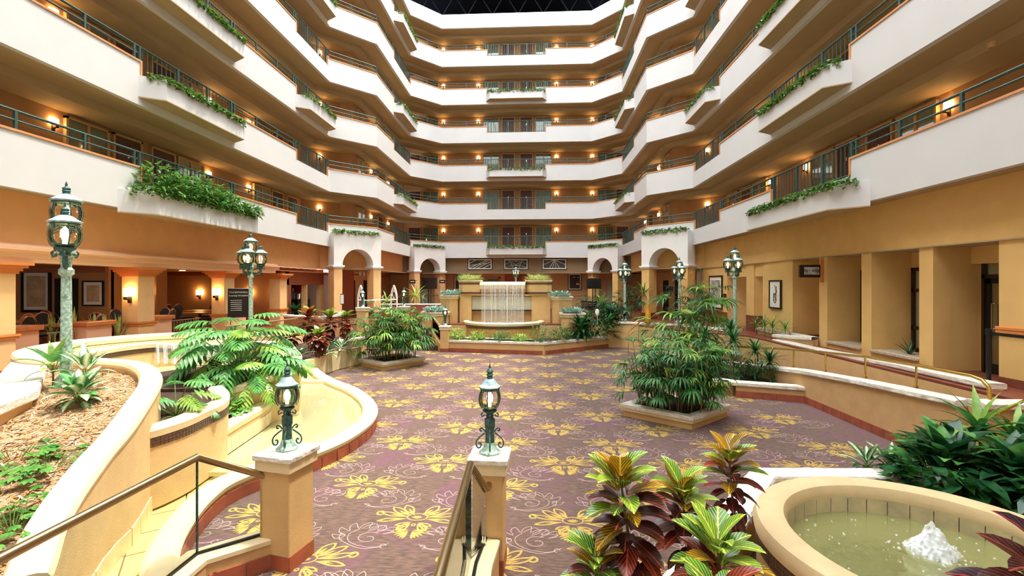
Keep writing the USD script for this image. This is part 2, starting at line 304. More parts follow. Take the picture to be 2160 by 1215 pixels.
# planters: which picket bays carry a flower box on which level
def has_planter(bay,k):
    if bay==2: return k in (0,1,2,4)             # long bay on the side walls
    if bay==3: return k in (2,4,6)
    if bay==4: return k in (1,3,5)
    if bay==5: return k in (0,2,4)
    return False
def bal_name(k): return f'{LN[k]} gallery'
PLANTERS=[]
for k in range(LEVELS):
    b=B0+FH*k; top=(k==LEVELS-1)
    g=thing('balcony',f'white gallery balcony ring on the {bal_name(k)}' if not top else 'plain white parapet ring under the dark roof','balcony',kind='structure')
    part('fascia',loft(full,rect(0,.14,b,b+(SILL if not top else 1.0))),'fascia_white',g)
    part('slab',loft(full,[(.14,b+.03),(1.0,b+.03),(1.0,b-.2),(1.98,b-.2),(1.98,b+.35),(.14,b+.35)]),'soffit_tan',g)
    if top: continue
    for i,(kd,p) in enumerate(ST):
        if kd=='s':
            part('parapet',loft(p,rect(0,.14,b+SILL,b+PARH)),'fascia_white',g)
            q=[p[0]]+list(p[1:])
            part('cap_trim',loft(p,[(-.025,b+PARH),(-.025,b+PARH+.045),(.17,b+PARH+.045),(.17,b+PARH)]),'orange_trim',g)
            for e,o in ((0,1),(-1,-1)):
                d=np.array(p[1])-np.array(p[0]) if e==0 else np.array(p[-2])-np.array(p[-1])
                d=d/np.linalg.norm(d); a=np.array(p[e])-d*.0; bb=a-d*.05
                if abs(p[e][1]-Y0)<.01: continue
                pl=[tuple(bb),tuple(a)] if o==1 else [tuple(a),tuple(bb)]
                part('end_trim',loft(pl,rect(-.025,.17,b+SILL,b+PARH+.045)),'orange_trim',g)
    # railings: one for each side of the atrium
    R={}
    for sd in ('left','back','right'):
        R[sd]=thing('balcony_railing',f'green patinated metal railing along the {sd} side of the {bal_name(k)}','railing',kind=None,group=None)
    def railrun(p,z,r,sd,nm,o=.07):
        q=offs(p,o); part(nm,tube([(x,y,z) for x,y in q],r,6),'rail_verdigris',R[sd])
    for i,(kd,p) in enumerate(ST):
        sd=side_of(p)
        if kd=='s' and sd!='back' and i in (8,10): pass
        railrun(p,b+RAILZ,.028,sd,'top_rail')
        q=offs(p,.07); L=LineString(q)
        if kd=='s':
            railrun(p,b+1.36,.022,sd,'mid_rail')
            n=max(1,int(round(L.length/1.42)))
            for j in range(n+1):
                a=L.interpolate(min(max(j/n*L.length,.1),L.length-.1))
                if a.y<2: continue
                part('post',bx(a.x-.025,a.x+.025,a.y-.025,a.y+.025,b+PARH+.04,b+RAILZ),'rail_verdigris',R[sd])
        else:
            railrun(p,b+SILL+.06,.016,sd,'bottom_rail')
            if L.centroid.y<7.4: continue
            for t in (.06,.36*L.length,.68*L.length,L.length-.06):
                a=L.interpolate(t); part('post',bx(a.x-.03,a.x+.03,a.y-.03,a.y+.03,b+SILL,b+RAILZ),'rail_verdigris',R[sd])
            n=int(L.length/.155); pk=[]
            for j in range(1,n):
                a=L.interpolate(j/n*L.length); pk.append(bx(a.x-.009,a.x+.009,a.y-.009,a.y+.009,b+SILL+.06,b+RAILZ))
            part('pickets',pk,'rail_verdigris',R[sd],kind='stuff')
        bay={3:2,5:3,7:4,9:5,11:4,13:3,15:2}.get(i)
        if kd=='p' and bay and has_planter(bay,k): PLANTERS.append((k,i,bay,p,sd))
# flower boxes on the picket bays
IVY=[]
BAYN={2:'long bay',3:'bay beside the corner',4:'inner corner bay',5:'middle bay'}
for k,i,bay,p,sd in PLANTERS:
    b=B0+FH*k; p=np.array(p,float); d=(p[1]-p[0])/np.linalg.norm(p[1]-p[0]); n=np.array([d[1],-d[0]])   # n: towards the courtyard
    big=(k==0 and bay==2)
    a0,a1=(p[0]-d*.05,p[1]+d*.05) if not big else ((p[0]-d*.65,p[1]+d*.45) if sd=='left' else (p[0]-d*.45,p[1]+d*.65))
    pr=.52 if not big else .62
    sp=.30 if not big else .55
    poly=[a0+n*.0,a1+n*.0,a1-d*sp+n*pr,a0+d*sp+n*pr]
    if big: poly=([a0,a1,a1-d*.1+n*pr,a0+d*sp+n*pr] if sd=='left' else [a0,a1,a1-d*sp+n*pr,a0+d*.1+n*pr])
    P=Polygon(poly); inner=P.buffer(-.06)
    zb,zt=(b+.22,b+.76) if not big else (b-.10,b+.46)
    t=thing('balcony_planter',f'white flower box on the {sd} {BAYN[bay]}, {bal_name(k)}','planter')
    part('box',[ext(P.difference(inner),zb,zt),ext(inner,zb+.03,zb+.08)],'fascia_white',t)
    part('underside',ext(P.buffer(-.03),zb+.0,zb+.03) if False else ext(P,zb-.03,zb),'soffit_tan',t)
    part('soil',ext(P.buffer(-.05),zt-.15,zt-.06),'soil',t)
    IVY.append((k,bay,sd,a0,a1,n,d,pr,zt,big))
# corridor walls behind the galleries
wallL=[(-10.84,Y0),(-10.84,23.67),(-9.35,25.12),(-8.65,25.12),(-8.65,35.2)]
ZT=B0+FH*6+1.6
solo('wall_left',loft(wallL,rect(0,.2,B0-.3,ZT)),'corridor_wall','tan corridor wall behind the left galleries','wall',kind='structure')
solo('wall_right',loft(mir(wallL),rect(0,.2,B0-.3,ZT)),'corridor_wall','tan corridor wall behind the right galleries','wall',kind='structure')
solo('wall_back',bx(-8.85,8.85,35.2,35.4,B0-.3,ZT),'corridor_wall','tan corridor wall behind the far galleries','wall',kind='structure')
fw=[bx(-11.2,11.2,Y0-.3,Y0,0,ZT)]
solo('wall_front',fw,'fascia_white','white end wall of the atrium behind the viewer','wall',kind='structure')
# roof: skylight frame over the well, dark closed roof beyond the far parapet
ZR=24.6
r=thing('roof','dark navy roof deck with steel trusses over the far end of the atrium','roof',kind='structure')
part('back_deck',[bx(-16,16,33.2,50,ZR+1.2,ZR+1.4),bx(-16,16,49.8,50,20,ZR+1.3)],'roof_navy',r)
for sx in (-1,1): part('side_deck',bx(sx*9.0,sx*16,Y0,50,ZR+1.2,ZR+1.4),'roof_navy',r)
for sx in (-1,1): part('side_wall',bx(sx*15.8,sx*16,Y0-.3,50,ZT-3,ZR+1.3),'roof_navy',r)
part('roof_floor',[bx(-16,16,35.3,50,ZT-2.9,ZT-2.8)],'roof_navy',r)
for j,y in enumerate((36.5,)):
    part('truss_chord',[bx(-12,12,y-.06,y+.06,ZR-.7,ZR-.58),bx(-12,12,y-.06,y+.06,ZR+.95,ZR+1.07)],'truss_grey',r)
    for i in range(-6,6):
        x=i*2.0; part('truss_brace',cyl(.045,(x,y,ZR-.65),(x+1.,y,ZR+1.),6),'truss_grey',r); part('truss_brace',cyl(.045,(x+1.,y,ZR+1.),(x+2.,y,ZR-.65),6),'truss_grey',r)
for y in (-2,6,14,22,30):
    part('skylight_beam',[bx(-9.2,9.2,y-.05,y+.05,ZR+.9,ZR+1.3)],'white_paint',r)
for x in (-4.5,0,4.5): part('skylight_purlin',bx(x-.04,x+.04,Y0,33.2,ZR+1.0,ZR+1.2),'white_paint',r)
# ---- guest-room doors, windows and wall sconces
FLR=.36
def make_door():
    t=thing('door_1','',"door",kind='structure')
    part('frame',[bx(-.5,-.44,-.08,0,0,2.12),bx(.44,.5,-.08,0,0,2.12),bx(-.5,.5,-.08,0,2.06,2.12)],'door_trim',t)
    part('leaf',[cbx(-.44,.44,-.05,-.01,0,2.06,.005)]+[bx(x0,x1,-.06,-.045,z0,z1) for x0,x1 in ((-.34,-.05),(.05,.34)) for z0,z1 in ((.2,.9),(1.05,1.9))],'door_wood',t)
    part('handle',[cyl(.02,(.36,-.05,1.0),(.36,-.11,1.0),8),cyl(.014,(.36,-.11,1.0),(.26,-.11,1.0),6)],'chrome',t)
    part('number_plate',bx(-.03,.03,-.068,-.05,1.5,1.6),'chrome',t)
    return t
def make_window():
    t=thing('window_1','','window',kind='structure'); w=.62
    part('frame',[bx(-w,-w+.06,-.09,0,.1,2.1),bx(w-.06,w,-.09,0,.1,2.1),bx(-w,w,-.09,0,2.04,2.1),bx(-w,w,-.09,0,.1,.16),bx(-.03,.03,-.09,0,.16,2.04)],'door_trim',t)
    for s in (-1,1): part('pane',bx(s*.03,s*(w-.06),-.062,-.056,.16,2.04),'window_pane',t)
    for s in (-1,1):
        xs=np.linspace(s*.04,s*(w-.07),22); pts=[(x,-.028+.014*math.sin(i*1.9)) for i,x in enumerate(xs)]
        if s>0: pts=pts[::-1]
        part('curtain',loft(pts,rect(0,.006,.17,2.03)),'curtain',t)
    return t
def make_sconce():
    t=thing('wall_sconce','','wall lamp')
    part('bracket',[bx(-.035,.035,-.03,0,-.16,.03),cyl(.02,(0,-.02,-.1),(0,-.12,-.07),8),cyl(.035,(0,-.12,-.09),(0,-.12,-.03),10)],'bronze',t)
    a=np.linspace(0,PI,9); pl=[(.115*math.cos(q),-.105*math.sin(q)-.005) for q in a]
    part('shade',loft(pl,[(0,-.02),(.0,.15),(-.008,.15),(-.008,-.02)]),'sconce_glow',t)
    return t
D0,WN0,SC0=make_door(),make_window(),make_sconce()
used_src=set(); dn=[0];wn=[0]; cnt={}
def put(src,kind,x,y,z,rz,label,group=None):
    # the first use moves the original, later uses reference it
    if src.GetPath() not in used_src:
        used_src.add(src.GetPath()); xx=UsdGeom.Xformable(src); xx.ClearXformOpOrder(); xx.AddTranslateOp().Set(Gf.Vec3d(x,y,z)); xx.AddRotateZOp().Set(math.degrees(rz))
        setd(src,label,None,group); return src
    w=src.GetCustomData()
    if kind in ('door','window'):
        cnt[kind]=cnt.get(kind,1)+1; nm=f'{kind}_{cnt[kind]}'
    else: nm=None
    if nm:
        r=UsdGeom.Xform.Define(stage,'/World/'+nm); r.AddTranslateOp().Set(Gf.Vec3d(x,y,z)); r.AddRotateZOp().Set(math.degrees(rz))
        r=setd(r.GetPrim(),label,w.get('category'),group,w.get('kind')); r.GetReferences().AddInternalReference(src.GetPath()); r.SetInstanceable(True); return r
    return dup(src,(x,y,z),rz,label,group)
def items(k):
    out=[]
    for s,sd in ((-1,'left'),(1,'right')):
        rz=PI/2 if s<0 else -PI/2; X=s*10.84
        a=[('s',11.2,'first sconce'),('w',12.08,'first window'),('d',13.33,'first door'),('d',14.66,'second door'),('w',15.87,'second window'),('s',16.8,'second sconce'),('s',19.25,'third sconce'),('w',20.16,'third window'),('d',21.42,'third door'),('d',22.75,'fourth door')]
        for q,y,n in a: out.append((q,X,y,rz,f'{n} from the camera, {sd} side wall'))
        c,d=math.cos(PI/4),math.sin(PI/4)
        out.append(('s',s*10.15,24.34,PI/4 if s<0 else -PI/4,f'angled corner wall on the {sd}'))
        X=s*8.65
        for q,y,n in (('w',26.3,'window'),('s',27.9,'near sconce'),('s',31.2,'far sconce'),('d',29.6,'door')): out.append((q,X,y,rz,f'{n} of the inner {sd} corner'))
        for q,x,n in (('w',s*1.98,'middle window'),('d',s*.68,'middle door'),('s',s*2.95,'sconce next to the middle window'),('s',s*5.62,'outer sconce'),('w',s*6.6,'outer window'),('d',s*7.85,'outer door')):
            out.append((q,x,35.2,0.,f'{n} {"left" if s<0 else "right"} of centre, far wall'))
    return out
for k in range(LEVELS-1):
    b=B0+FH*k
    for q,x,y,rz,n in items(k):
        if q!='s' and k>=3 and y<19 : continue
        if q=='s' and k>=5 and y<15: continue
        lv=f'{bal_name(k)}'
        if q=='d': put(D0,'door',x,y,b+FLR,rz,f'dark brown door, {n}, {lv}')
        elif q=='w': put(WN0,'window',x,y,b+FLR,rz,f'curtained window, {n}, {lv}')
        else: put(SC0,'wall_sconce',x,y,b+FLR+1.78,rz,f'glowing sconce, {n}, {lv}')
# ================= LOBBY SHELL =================
ZU=1.02                                            # upper lobby floor above the sunken carpet court
court=Polygon([(-9.0,Y0),(-9.0,12.6),(-9.3,14.),(-7.9,18.6),(-6.6,20.9),(5.6,20.9),(6.9,18.6),(8.75,16.6),(8.75,Y0)])
fl=thing('floor','plum and brown carpet with yellow damask medallions and white scrolls','carpet',kind='structure')
part('carpet',bx(-9.6,9.6,Y0,22,-.12,0),'carpet',fl)
# printed pattern: a medallion and a scroll, laid out on the diamond lattice of the carpet
def petal(L,w,a,x=0,y=0,bend=0):
    t=np.linspace(0,1,9); c=np.sin(PI*t**1.35).clip(0)**.8*w/2; up=np.column_stack([t*L,bend*t*t+c]); lo=np.column_stack([t*L,bend*t*t-c])[::-1]
    return affinity.translate(affinity.rotate(Polygon(np.vstack([up,lo])).buffer(0),a,origin=(0,0),use_radians=True),x,y)
def medallion():                                  # +y is the wide, far side
    S=[]
    def P_(s,L,w,a,x,y,bd=0): return petal(L,w,a if s>0 else PI-a,s*x,y,bd*s)
    for s in (-1,1):
        for L,w,a,x,y,bd in ((.30,.13,.98,.05,.10,.0),(.36,.12,.55,.08,.08,.03),(.40,.10,.20,.10,.05,.03),(.36,.095,-.12,.11,.01,-.03)):
            g=P_(s,L,w,a,x,y,bd); S.append(g.difference(g.buffer(-.023))); S.append(P_(s,L*.62,w*.28,a,x,y,bd*.4))
        for L,a,y in ((.20,-.45,-.07),(.22,-.75,-.09),(.20,-1.05,-.11)): 
            g=P_(s,L,.075,a,.04,y); S.append(g.difference(g.buffer(-.022)))
        for i in range(6): S.append(P_(s,.20-.012*i,.034,-.12-.24*i,.02,-.235-.012*i))
        q=[(s*(.47+.045*math.cos(t)),.13+.045*math.sin(t)) for t in np.linspace(-2.4,2.4,9)]; S.append(LineString(q).buffer(.013,quad_segs=2))
        q=[(s*x,y) for x,y in ((.12,-.16),(.17,-.2),(.15,-.25),(.09,-.23))]; S.append(LineString(smooth_path(q,3)).buffer(.012,quad_segs=2))
    h=affinity.scale(Point(0,.055).buffer(.12),1.1,.75); S+=[h.difference(h.buffer(-.018))]
    for i in range(5): S.append(petal(.085,.03,PI/2+(i-2)*.45,0,.01))
    S.append(Point(0,-.13).buffer(.03).difference(Point(0,-.13).buffer(.012)))
    return unary_union(S).simplify(.0035)
def scroll(s):                                    # acanthus scroll in outline
    L=[]
    def spiral(cx,cy,r0,r1,a0,a1,n=20,kx=1.):
        a=np.linspace(a0,a1,n); r=np.linspace(r0,r1,n); return [(cx+q*kx*math.cos(b),cy+q*math.sin(b)) for q,b in zip(r,a)]
    L+=[spiral(-.05,-.02,.02,.125,.5,8.2,26,1.2),spiral(.27,-.06,.015,.06,0,4.8,14),spiral(-.30,-.10,.015,.05,3.1,-1.6,12)]
    L.append(smooth_path([(-.33,-.05),(-.22,-.16),(-.02,-.18),(.14,-.12),(.20,.0),(.15,.12)],4)); L.append(smooth_path([(-.28,-.13),(-.1,-.22),(.12,-.18),(.25,-.12),(.30,-.02)],4))
    out=[(-.02,.16)]
    for i in range(6):                            # leaf tips along the back of the scroll
        a=2.5-.55*i; c=np.array([.03,-.01]); d=np.array([math.cos(a)*1.25,math.sin(a)]); e=np.array([math.cos(a-.28)*1.25,math.sin(a-.28)]); m=np.array([math.cos(a-.45)*1.25,math.sin(a-.45)])
        out+=[tuple(c+d*.19),tuple(c+d*.29+[0,.01]),tuple(c+e*.25),tuple(c+m*.185)]
    L.append(smooth_path(out[1:],2))
    for i in range(3): L.append(smooth_path([(-.16+.1*i,.10),(-.24+.1*i,.19),(-.20+.12*i,.27),(-.13+.12*i,.20),(-.06+.1*i,.13)],3))
    return unary_union([LineString([(s*x,y) for x,y in l]).buffer(.0048,quad_segs=1,cap_style=2) for l in L]).simplify(.0025)
med=medallion(); scs={1:scroll(1),-1:scroll(-1)}
def flat(pg,z):
    ms=[]
    for g in getattr(pg,'geoms',[pg]):
        v,f=trimesh.creation.triangulate_polygon(g,engine='earcut'); ms.append(trimesh.Trimesh(np.column_stack([v,np.full(len(v),z)]),f,process=False))
    return trimesh.util.concatenate(ms)
MF,SF={1:flat(med,.0012)},{s:flat(scs[s],.0012) for s in (1,-1)}
MP=[];SP=[]
for i in range(-5,8):
    for j in range(-2,22):
        if (i+j)%2: continue
        x=-.10+.93*i; y=5.50+.90*j
        if y<1.2 or y>20.4 or x<-7.5 or x>8.6: continue
        if x<-2.3 and y<9: continue
        MP.append(xf(MF[1],(x,y,0),rz=PI*0+.05*math.sin(i*3+j)))
        if y<17:
            for s in (1,-1): SP.append(xf(SF[s],(x+s*.47,y-.40,0),rz=.25*s))
part('medallion_print',MP,'carpet_yellow',fl,kind='stuff'); part('scroll_print',SP,'carpet_white',fl,kind='stuff')
up=Polygon([(-17.2,Y0),(-17.2,36.6),(14,36.6),(14,Y0)]).difference(court)
f2=thing('floor','terracotta tiled upper lobby floor around the sunken court','floor',kind='structure')
part('tile_surface',ext(up,ZU-.05,ZU),'upper_floor',f2); part('retaining_edge',ext(up,-.1,ZU-.05),'stucco_gold',f2)
# --- wall band under the lowest gallery
bp=offs(full,.63); bl,br=bp[:4],bp[-4:]
cw=thing('wall_left','orange painted wall band under the left gallery with peach cornice','wall',kind='structure')
part('band',loft(bl,rect(0,.3,3.58,4.74)),'orange_wall',cw)
part('cornice',loft([(-9.55,Y0),(-9.55,18.9)],[(.3,3.27),(-.10,3.27),(-.10,3.36),(-.13,3.38),(-.13,3.47),(-.24,3.52),(-.24,3.58),(-.16,3.62),(.0,3.66),(.3,3.66)]),'cornice_peach',cw)
part('soffit',bx(-16.4,-9.5,Y0,34.9,3.38,3.42),'restaurant_wall',cw)
rw=thing('wall_right','ochre yellow lobby wall with bays on the right','wall',kind='structure')
part('band',loft(br,rect(0,.3,3.58,4.74)),'yellow_wall',rw)
part('wall_section',bx(9.55,9.95,Y0,8.70,ZU,3.6),'yellow_wall',rw)
for y0,y1 in ((10.07,10.42),(11.84,12.19),(13.57,13.94)): part('column',[bx(9.55,9.9,y0,y1,ZU,3.6),bx(9.9,10.5,y0+.01,y1,ZU,3.6)],'yellow_wall',rw)
part('wall_section',bx(9.55,10.5,15.33,17.29,ZU,3.6),'yellow_wall',rw)
part('wall_section',bx(9.55,10.5,17.98,18.6,ZU,3.6),'yellow_wall',rw)
part('wall_section',bx(9.55,10.5,20.4,23.3,ZU,3.6),'yellow_wall',rw)
for y0,y1 in ((17.29,17.98),(18.6,20.4)): part('header',bx(9.6,9.9,y0,y1,3.1,3.6),'yellow_wall',rw)
part('back_wall',[bx(10.5,10.7,Y0,17.3,ZU,3.6),bx(11.6,11.8,17,35,ZU,3.6)],'yellow_wall',rw)
part('header',bx(10.3,10.5,8.7,10.07,3.22,3.6),'yellow_wall',rw)
part('soffit',bx(9.5,13,Y0,35,3.575,3.6),'soffit_tan',rw)
for y0,y1 in ((10.42,11.84),(12.19,13.57)):
    part('sill_wall',bx(9.56,9.9,y0,y1,ZU,1.16),'yellow_wall',rw); part('stone_sill',cbx(9.5,10.2,y0,y1,1.14,1.22,.015),'limestone_rough',rw)
part('base_tile',[bx(9.535,9.55,Y0,8.7,ZU,1.17),bx(9.535,9.55,15.33,17.29,ZU,1.17),bx(9.55,10.5,15.315,15.33,ZU,1.2),bx(9.535,9.55,17.98,18.6,ZU,1.62),bx(9.55,10.5,17.965,17.98,ZU,1.62),bx(9.535,9.55,20.4,23.3,ZU,1.6)],'upper_floor',rw)
part('dado_rail',[cbx(9.50,9.56,Y0,8.72,1.94,2.0,.01),cbx(9.49,9.56,Y0,8.72,2.0,2.06,.01)],'capital_orange',rw)
wb=thing('wall_back','tan far wall of the lobby below a brown band','wall',kind='structure')
part('band',loft(bp[3:-3],rect(0,.3,3.58,4.74)),'band_brown',wb)
part('wall_section',bx(-9.6,9.6,34.5,34.7,ZU,3.6),'lobby_tan',wb)
part('dado_rail',cbx(-9.6,9.6,34.44,34.5,1.95,2.03,.01),'door_trim',wb)
part('soffit',bx(-9.6,9.6,32.4,35,3.575,3.6),'soffit_tan',wb)
for s in (-1,1):
    part('side_wall',bx(s*9.5,s*9.7,24.6,34.6,ZU,3.6),'lobby_tan',wb)
    part('side_soffit',bx(s*7.4,s*9.6,23.6,34.6,3.575,3.6),'soffit_tan',wb)
    for y0 in (26.5,29.): part('side_door',bx(s*9.42,s*9.5,y0,y0+.95,ZU,3.05),'dark_interior',wb)
    part('side_window',[bx(s*6.6,s*7.9,34.4,34.5,ZU+.1,3.1)],'curtain',wb); part('window_frame',[bx(s*x0,s*(x0+.07),34.36,34.46,ZU,3.2) for x0 in (6.55,7.2,7.88)],'door_trim',wb)
# restaurant on the left
rs=thing('wall_left','warm brown inner walls of the restaurant behind the columns','wall',kind='structure')
part('far_wall',bx(-16.4,-9.9,20.6,20.8,ZU,3.4),'restaurant_wall',rs)
part('near_wall',bx(-16.4,-12.9,14.9,15.1,ZU,3.4),'restaurant_wall',rs); part('side_wall',bx(-16.4,-16.2,Y0,20.8,ZU,3.4),'restaurant_wall',rs)
part('partition',[bx(-13.0,-12.9,15.0,16.4,ZU,3.4),bx(-13.2,-12.5,16.4,16.9,ZU,3.4)],'restaurant_wall',rs)
part('crown_moulding',[bx(-16.2,-9.9,20.48,20.6,3.2,3.38),bx(-16.2,-12.9,14.78,14.9,3.2,3.38),bx(-13.25,-12.45,16.3,16.4,3.2,3.38)],'chair_wood',rs)
part('doorway',bx(-14.75,-13.95,14.86,14.9,ZU,3.0),'dark_interior',rs)
for y,x in ((9.0,-13.),(11.5,-12.4),(14.,-11.2),(18.3,-13.)):
    t=thing('recessed_downlight',f'round recessed ceiling downlight in the restaurant, {"nearest" if y<10 else "second" if y<12 else "third" if y<15 else "farthest"} one','ceiling light',(x,y,3.352))
    part('lens',lathe([(.11,0),(.11,.015),(.07,.02)],14),'downlight',t)
    dl=UsdLux.DiskLight.Define(stage,str(t.GetPath())+'/lamp'); dl.CreateRadiusAttr(.1); dl.CreateIntensityAttr(220.); dl.CreateColorAttr(Gf.Vec3f(1,.78,.5)); UsdGeom.Xformable(dl).AddTranslateOp().Set(Gf.Vec3d(0,0,-.02))
# columns of the restaurant front
for i,(y0,y1) in enumerate(((5.2,5.75),(8.72,9.28),(12.3,12.86),(15.87,16.42),(19.45,20.0))):
    t=thing('column',f'square cream column with orange capital, {["","nearest the camera","second","third","fourth"][i] or "out of frame"} along the restaurant front','column',kind='structure')
    part('shaft',cbx(-10.05,-9.56,y0,y1,ZU,3.1,.015),'column_left',t)
    P=Polygon([(-10.05,y0),(-9.56,y0),(-9.56,y1),(-10.05,y1)])
    ms=[]
    for a,b,o in ((3.02,3.08,.03),(3.08,3.14,.07),(3.14,3.2,.13),(3.2,3.27,.19)): ms.append(ext(P.buffer(o,join_style=2),a,b))
    part('capital',ms,'capital_orange',t)
    part('dado_band',[ext(P.buffer(.03,join_style=2),1.66,1.76),ext(P.buffer(.05,join_style=2),1.72,1.76)],'capital_orange',t)
# brick serving counter past the last column
bk=thing('wall_left','brick clad serving-bay wall between restaurant and first arch','wall',kind='structure')
part('header',bx(-10.1,-9.9,20.0,24.3,2.78,3.58),'brick_red',bk)
for y0,y1 in ((20.75,20.95),(22.35,22.5),(23.9,24.3)): part('post',bx(-10.12,-9.88,y0,y1,ZU,2.78),'brick_red' if y0<22 else 'column_left',bk)
part('counter_front',bx(-10.1,-9.95,20.95,23.9,ZU,1.35),'chair_wood',bk); part('inner_wall',bx(-12.6,-12.5,20.8,36,ZU,3.4),'restaurant_wall',bk)
part('brick_side',bx(-9.6,-9.4,24.3,27.2,ZU,3.58),'brick_red',bk)
bf=thing('coffee_station','dark coffee station with red machine behind the brick opening','coffee machine',(-10.9,23.6,ZU))
part('cabinet',cbx(-.4,.3,-.65,.65,0,1.0,.02),'bronze',bf); part('backboard',bx(-.4,-.3,-.65,.65,1.0,1.95),'frame_black',bf); part('red_machine',cbx(-.3,.15,.1,.5,1.35,1.75,.03),'red_plastic',bf)
part('urn',lathe([(.09,1.0),(.1,1.1),(.1,1.3),(.06,1.36),(.02,1.4)],12,(.1,-.3,0)),'chrome',bf); part('notice',[bx(-.29,-.28,-.4,-.2,1.45,1.7),bx(-.29,-.28,-.1,.05,1.4,1.6)],'paper',bf)
# --- arched portals
def portal(side,which,P0,ang,lab):
    t=thing('arched_portal',lab,'archway',(P0[0],P0[1],0),ang,kind='structure')
    th=.75; pl=Polygon([(0,3.74),(0,5.4),(2.5,5.4),(2.5,3.74),(2.07,3.74)]+[(1.25+.82*math.cos(a),3.74+.86*math.sin(a)) for a in np.linspace(0,PI,25)]+[(.43,3.74)])
    m=ext(pl,0,th); m=xf(m,rx=PI/2); m.apply_translation((0,th,0)); part('arch_head',m,'white_stucco',t)
    for a,b in ((0,.43),(2.07,2.5)):
        part('pier',cbx(a,b,0,th,ZU,3.62,.012),'column_left' if side=='left' else 'yellow_wall',t)
        part('impost',[cbx(a-.09,b+.09,-.09,th+.09,3.66,3.75,.012),bx(a-.05,b+.05,-.05,th+.05,3.61,3.66)],'white_stucco',t)
        part('pier_base',bx(a-.01,b+.01,-.01,th+.01,ZU,1.35),'upper_floor',t)
    return t
q=.7071*.5
PT=[portal('left',0,(-W1+q,YJ1-q),PI/4,'large white arched portal on the left, nearer the restaurant'),portal('left',1,(-W2+q,YJ3-q),PI/4,'smaller-looking white arched portal at the far left corner')]
def mirp(P0): return (-P0[0]-2.5*math.cos(PI/4),P0[1]+2.5*math.sin(PI/4))
PT+=[portal('right',0,mirp((-W1+q,YJ1-q)),-PI/4,'large white arched portal on the right, nearer the gift shop'),portal('right',1,mirp((-W2+q,YJ3-q)),-PI/4,'smaller-looking white arched portal at the far right corner')]
# --- gift shop bay windows and door
def shop_window(y,lab):
    t=thing('window_900',lab,'window',(10.49,y,0),-PI/2,kind='structure')
    part('frame',[bx(-.62,-.55,-.08,0,1.2,3.2),bx(.55,.62,-.08,0,1.2,3.2)]+[bx(-.62,.62,-.08,0,z,z+.08) for z in (1.2,1.72,2.62,3.12)],'bronze',t)
    for z0,z1 in ((1.28,1.72),(1.8,2.62),(2.7,3.12)): part('pane',bx(-.55,.55,-.045,-.035,z0,z1),'window_pane',t)
    part('blind',bx(-.55,.55,-.025,-.015,1.28,3.12),'curtain',t)
shop_window(11.13,'dark framed shop window in the bay behind the small plant'); shop_window(12.88,'dark framed shop window in the bay nearer the sign')
t=thing('door_900','black glazed shop door with transom in the right-hand bay','door',(10.49,9.45,ZU),-PI/2,kind='structure')
part('frame',[bx(-.5,-.44,-.1,0,0,2.6),bx(.44,.5,-.1,0,0,2.6),bx(-.5,.5,-.1,0,2.54,2.6),bx(-.5,.5,-.1,0,1.9,1.98)],'bronze',t)
part('transom_pane',bx(-.44,.44,-.05,-.04,1.98,2.54),'window_pane',t); part('transom_blind',bx(-.44,.44,-.03,-.02,1.98,2.54),'curtain',t)
part('leaf',[bx(-.44,-.34,-.07,-.03,0,1.9),bx(.34,.44,-.07,-.03,0,1.9),bx(-.44,.44,-.07,-.03,0,.2),bx(-.44,.44,-.07,-.03,1.8,1.9)],'black_metal',t)
part('door_pane',bx(-.34,.34,-.055,-.045,.2,1.8),'window_pane',t); part('backing',bx(-.44,.44,-.03,-.015,0,1.9),'dark_interior',t); part('pull_handle',tube([(-.26,-.07,.9),(-.26,-.12,.9),(-.26,-.12,1.4),(-.26,-.07,1.4)],.012,6),'chrome',t)
# --- pictures
def picture(name,lab,loc,rz,w,h,art,mat='paper',fr=.05,mt=.07,cat='picture'):
    t=thing(name,lab,cat,loc,rz)
    part('frame',[bx(-w/2,w/2,-.04,0,-h/2,-h/2+fr),bx(-w/2,w/2,-.04,0,h/2-fr,h/2),bx(-w/2,-w/2+fr,-.04,0,-h/2+fr,h/2-fr),bx(w/2-fr,w/2,-.04,0,-h/2+fr,h/2-fr)],'frame_black',t)
    part('mount',bx(-w/2+fr,w/2-fr,-.022,-.012,-h/2+fr,h/2-fr),mat,t)
    a=fr+mt; part('print',bx(-w/2+a,w/2-a,-.026,-.021,-h/2+a,h/2-a),art,t)
    return t
def lines(t,segs,w,mat,y=-.0275):
    part('line_art',[ext(xf_line(a,b,w),0,.001) for a,b in []] or [xf(ext(LineString(s).buffer(w,cap_style=2),0,.0015),(0,y,0),rx=PI/2) for s in segs],mat,t)
pz=4.28
t=picture('framed_print','wide black and white print of crossing railway tracks, left of three',(-2.67,33.89,pz),0,1.8,.82,'photo_dark'); lines(t,[[(-.8,-.3),(.5,.3)],[(-.5,-.3),(.7,.3)],[(-.2,-.3),(.8,.2)],[(.2,-.3),(.8,.0)],[(-.8,.05),(-.3,.3)],[(-.8,-.1),(.75,.1)]],.016,'paper')
t=picture('framed_print','wide black and white print of bent steelwork, middle of three',(-.05,33.89,pz),0,1.8,.82,'photo_dark'); lines(t,[[(-.75,.0),(-.2,.2),(.2,.2),(.75,.0)],[(-.75,-.25),(-.3,-.1),(.3,-.1),(.75,-.25)],[(-.45,.28),(-.2,-.3)],[(.45,.28),(.2,-.3)],[(-.6,.25),(.0,-.05),(.6,.25)]],.02,'photo_grey')
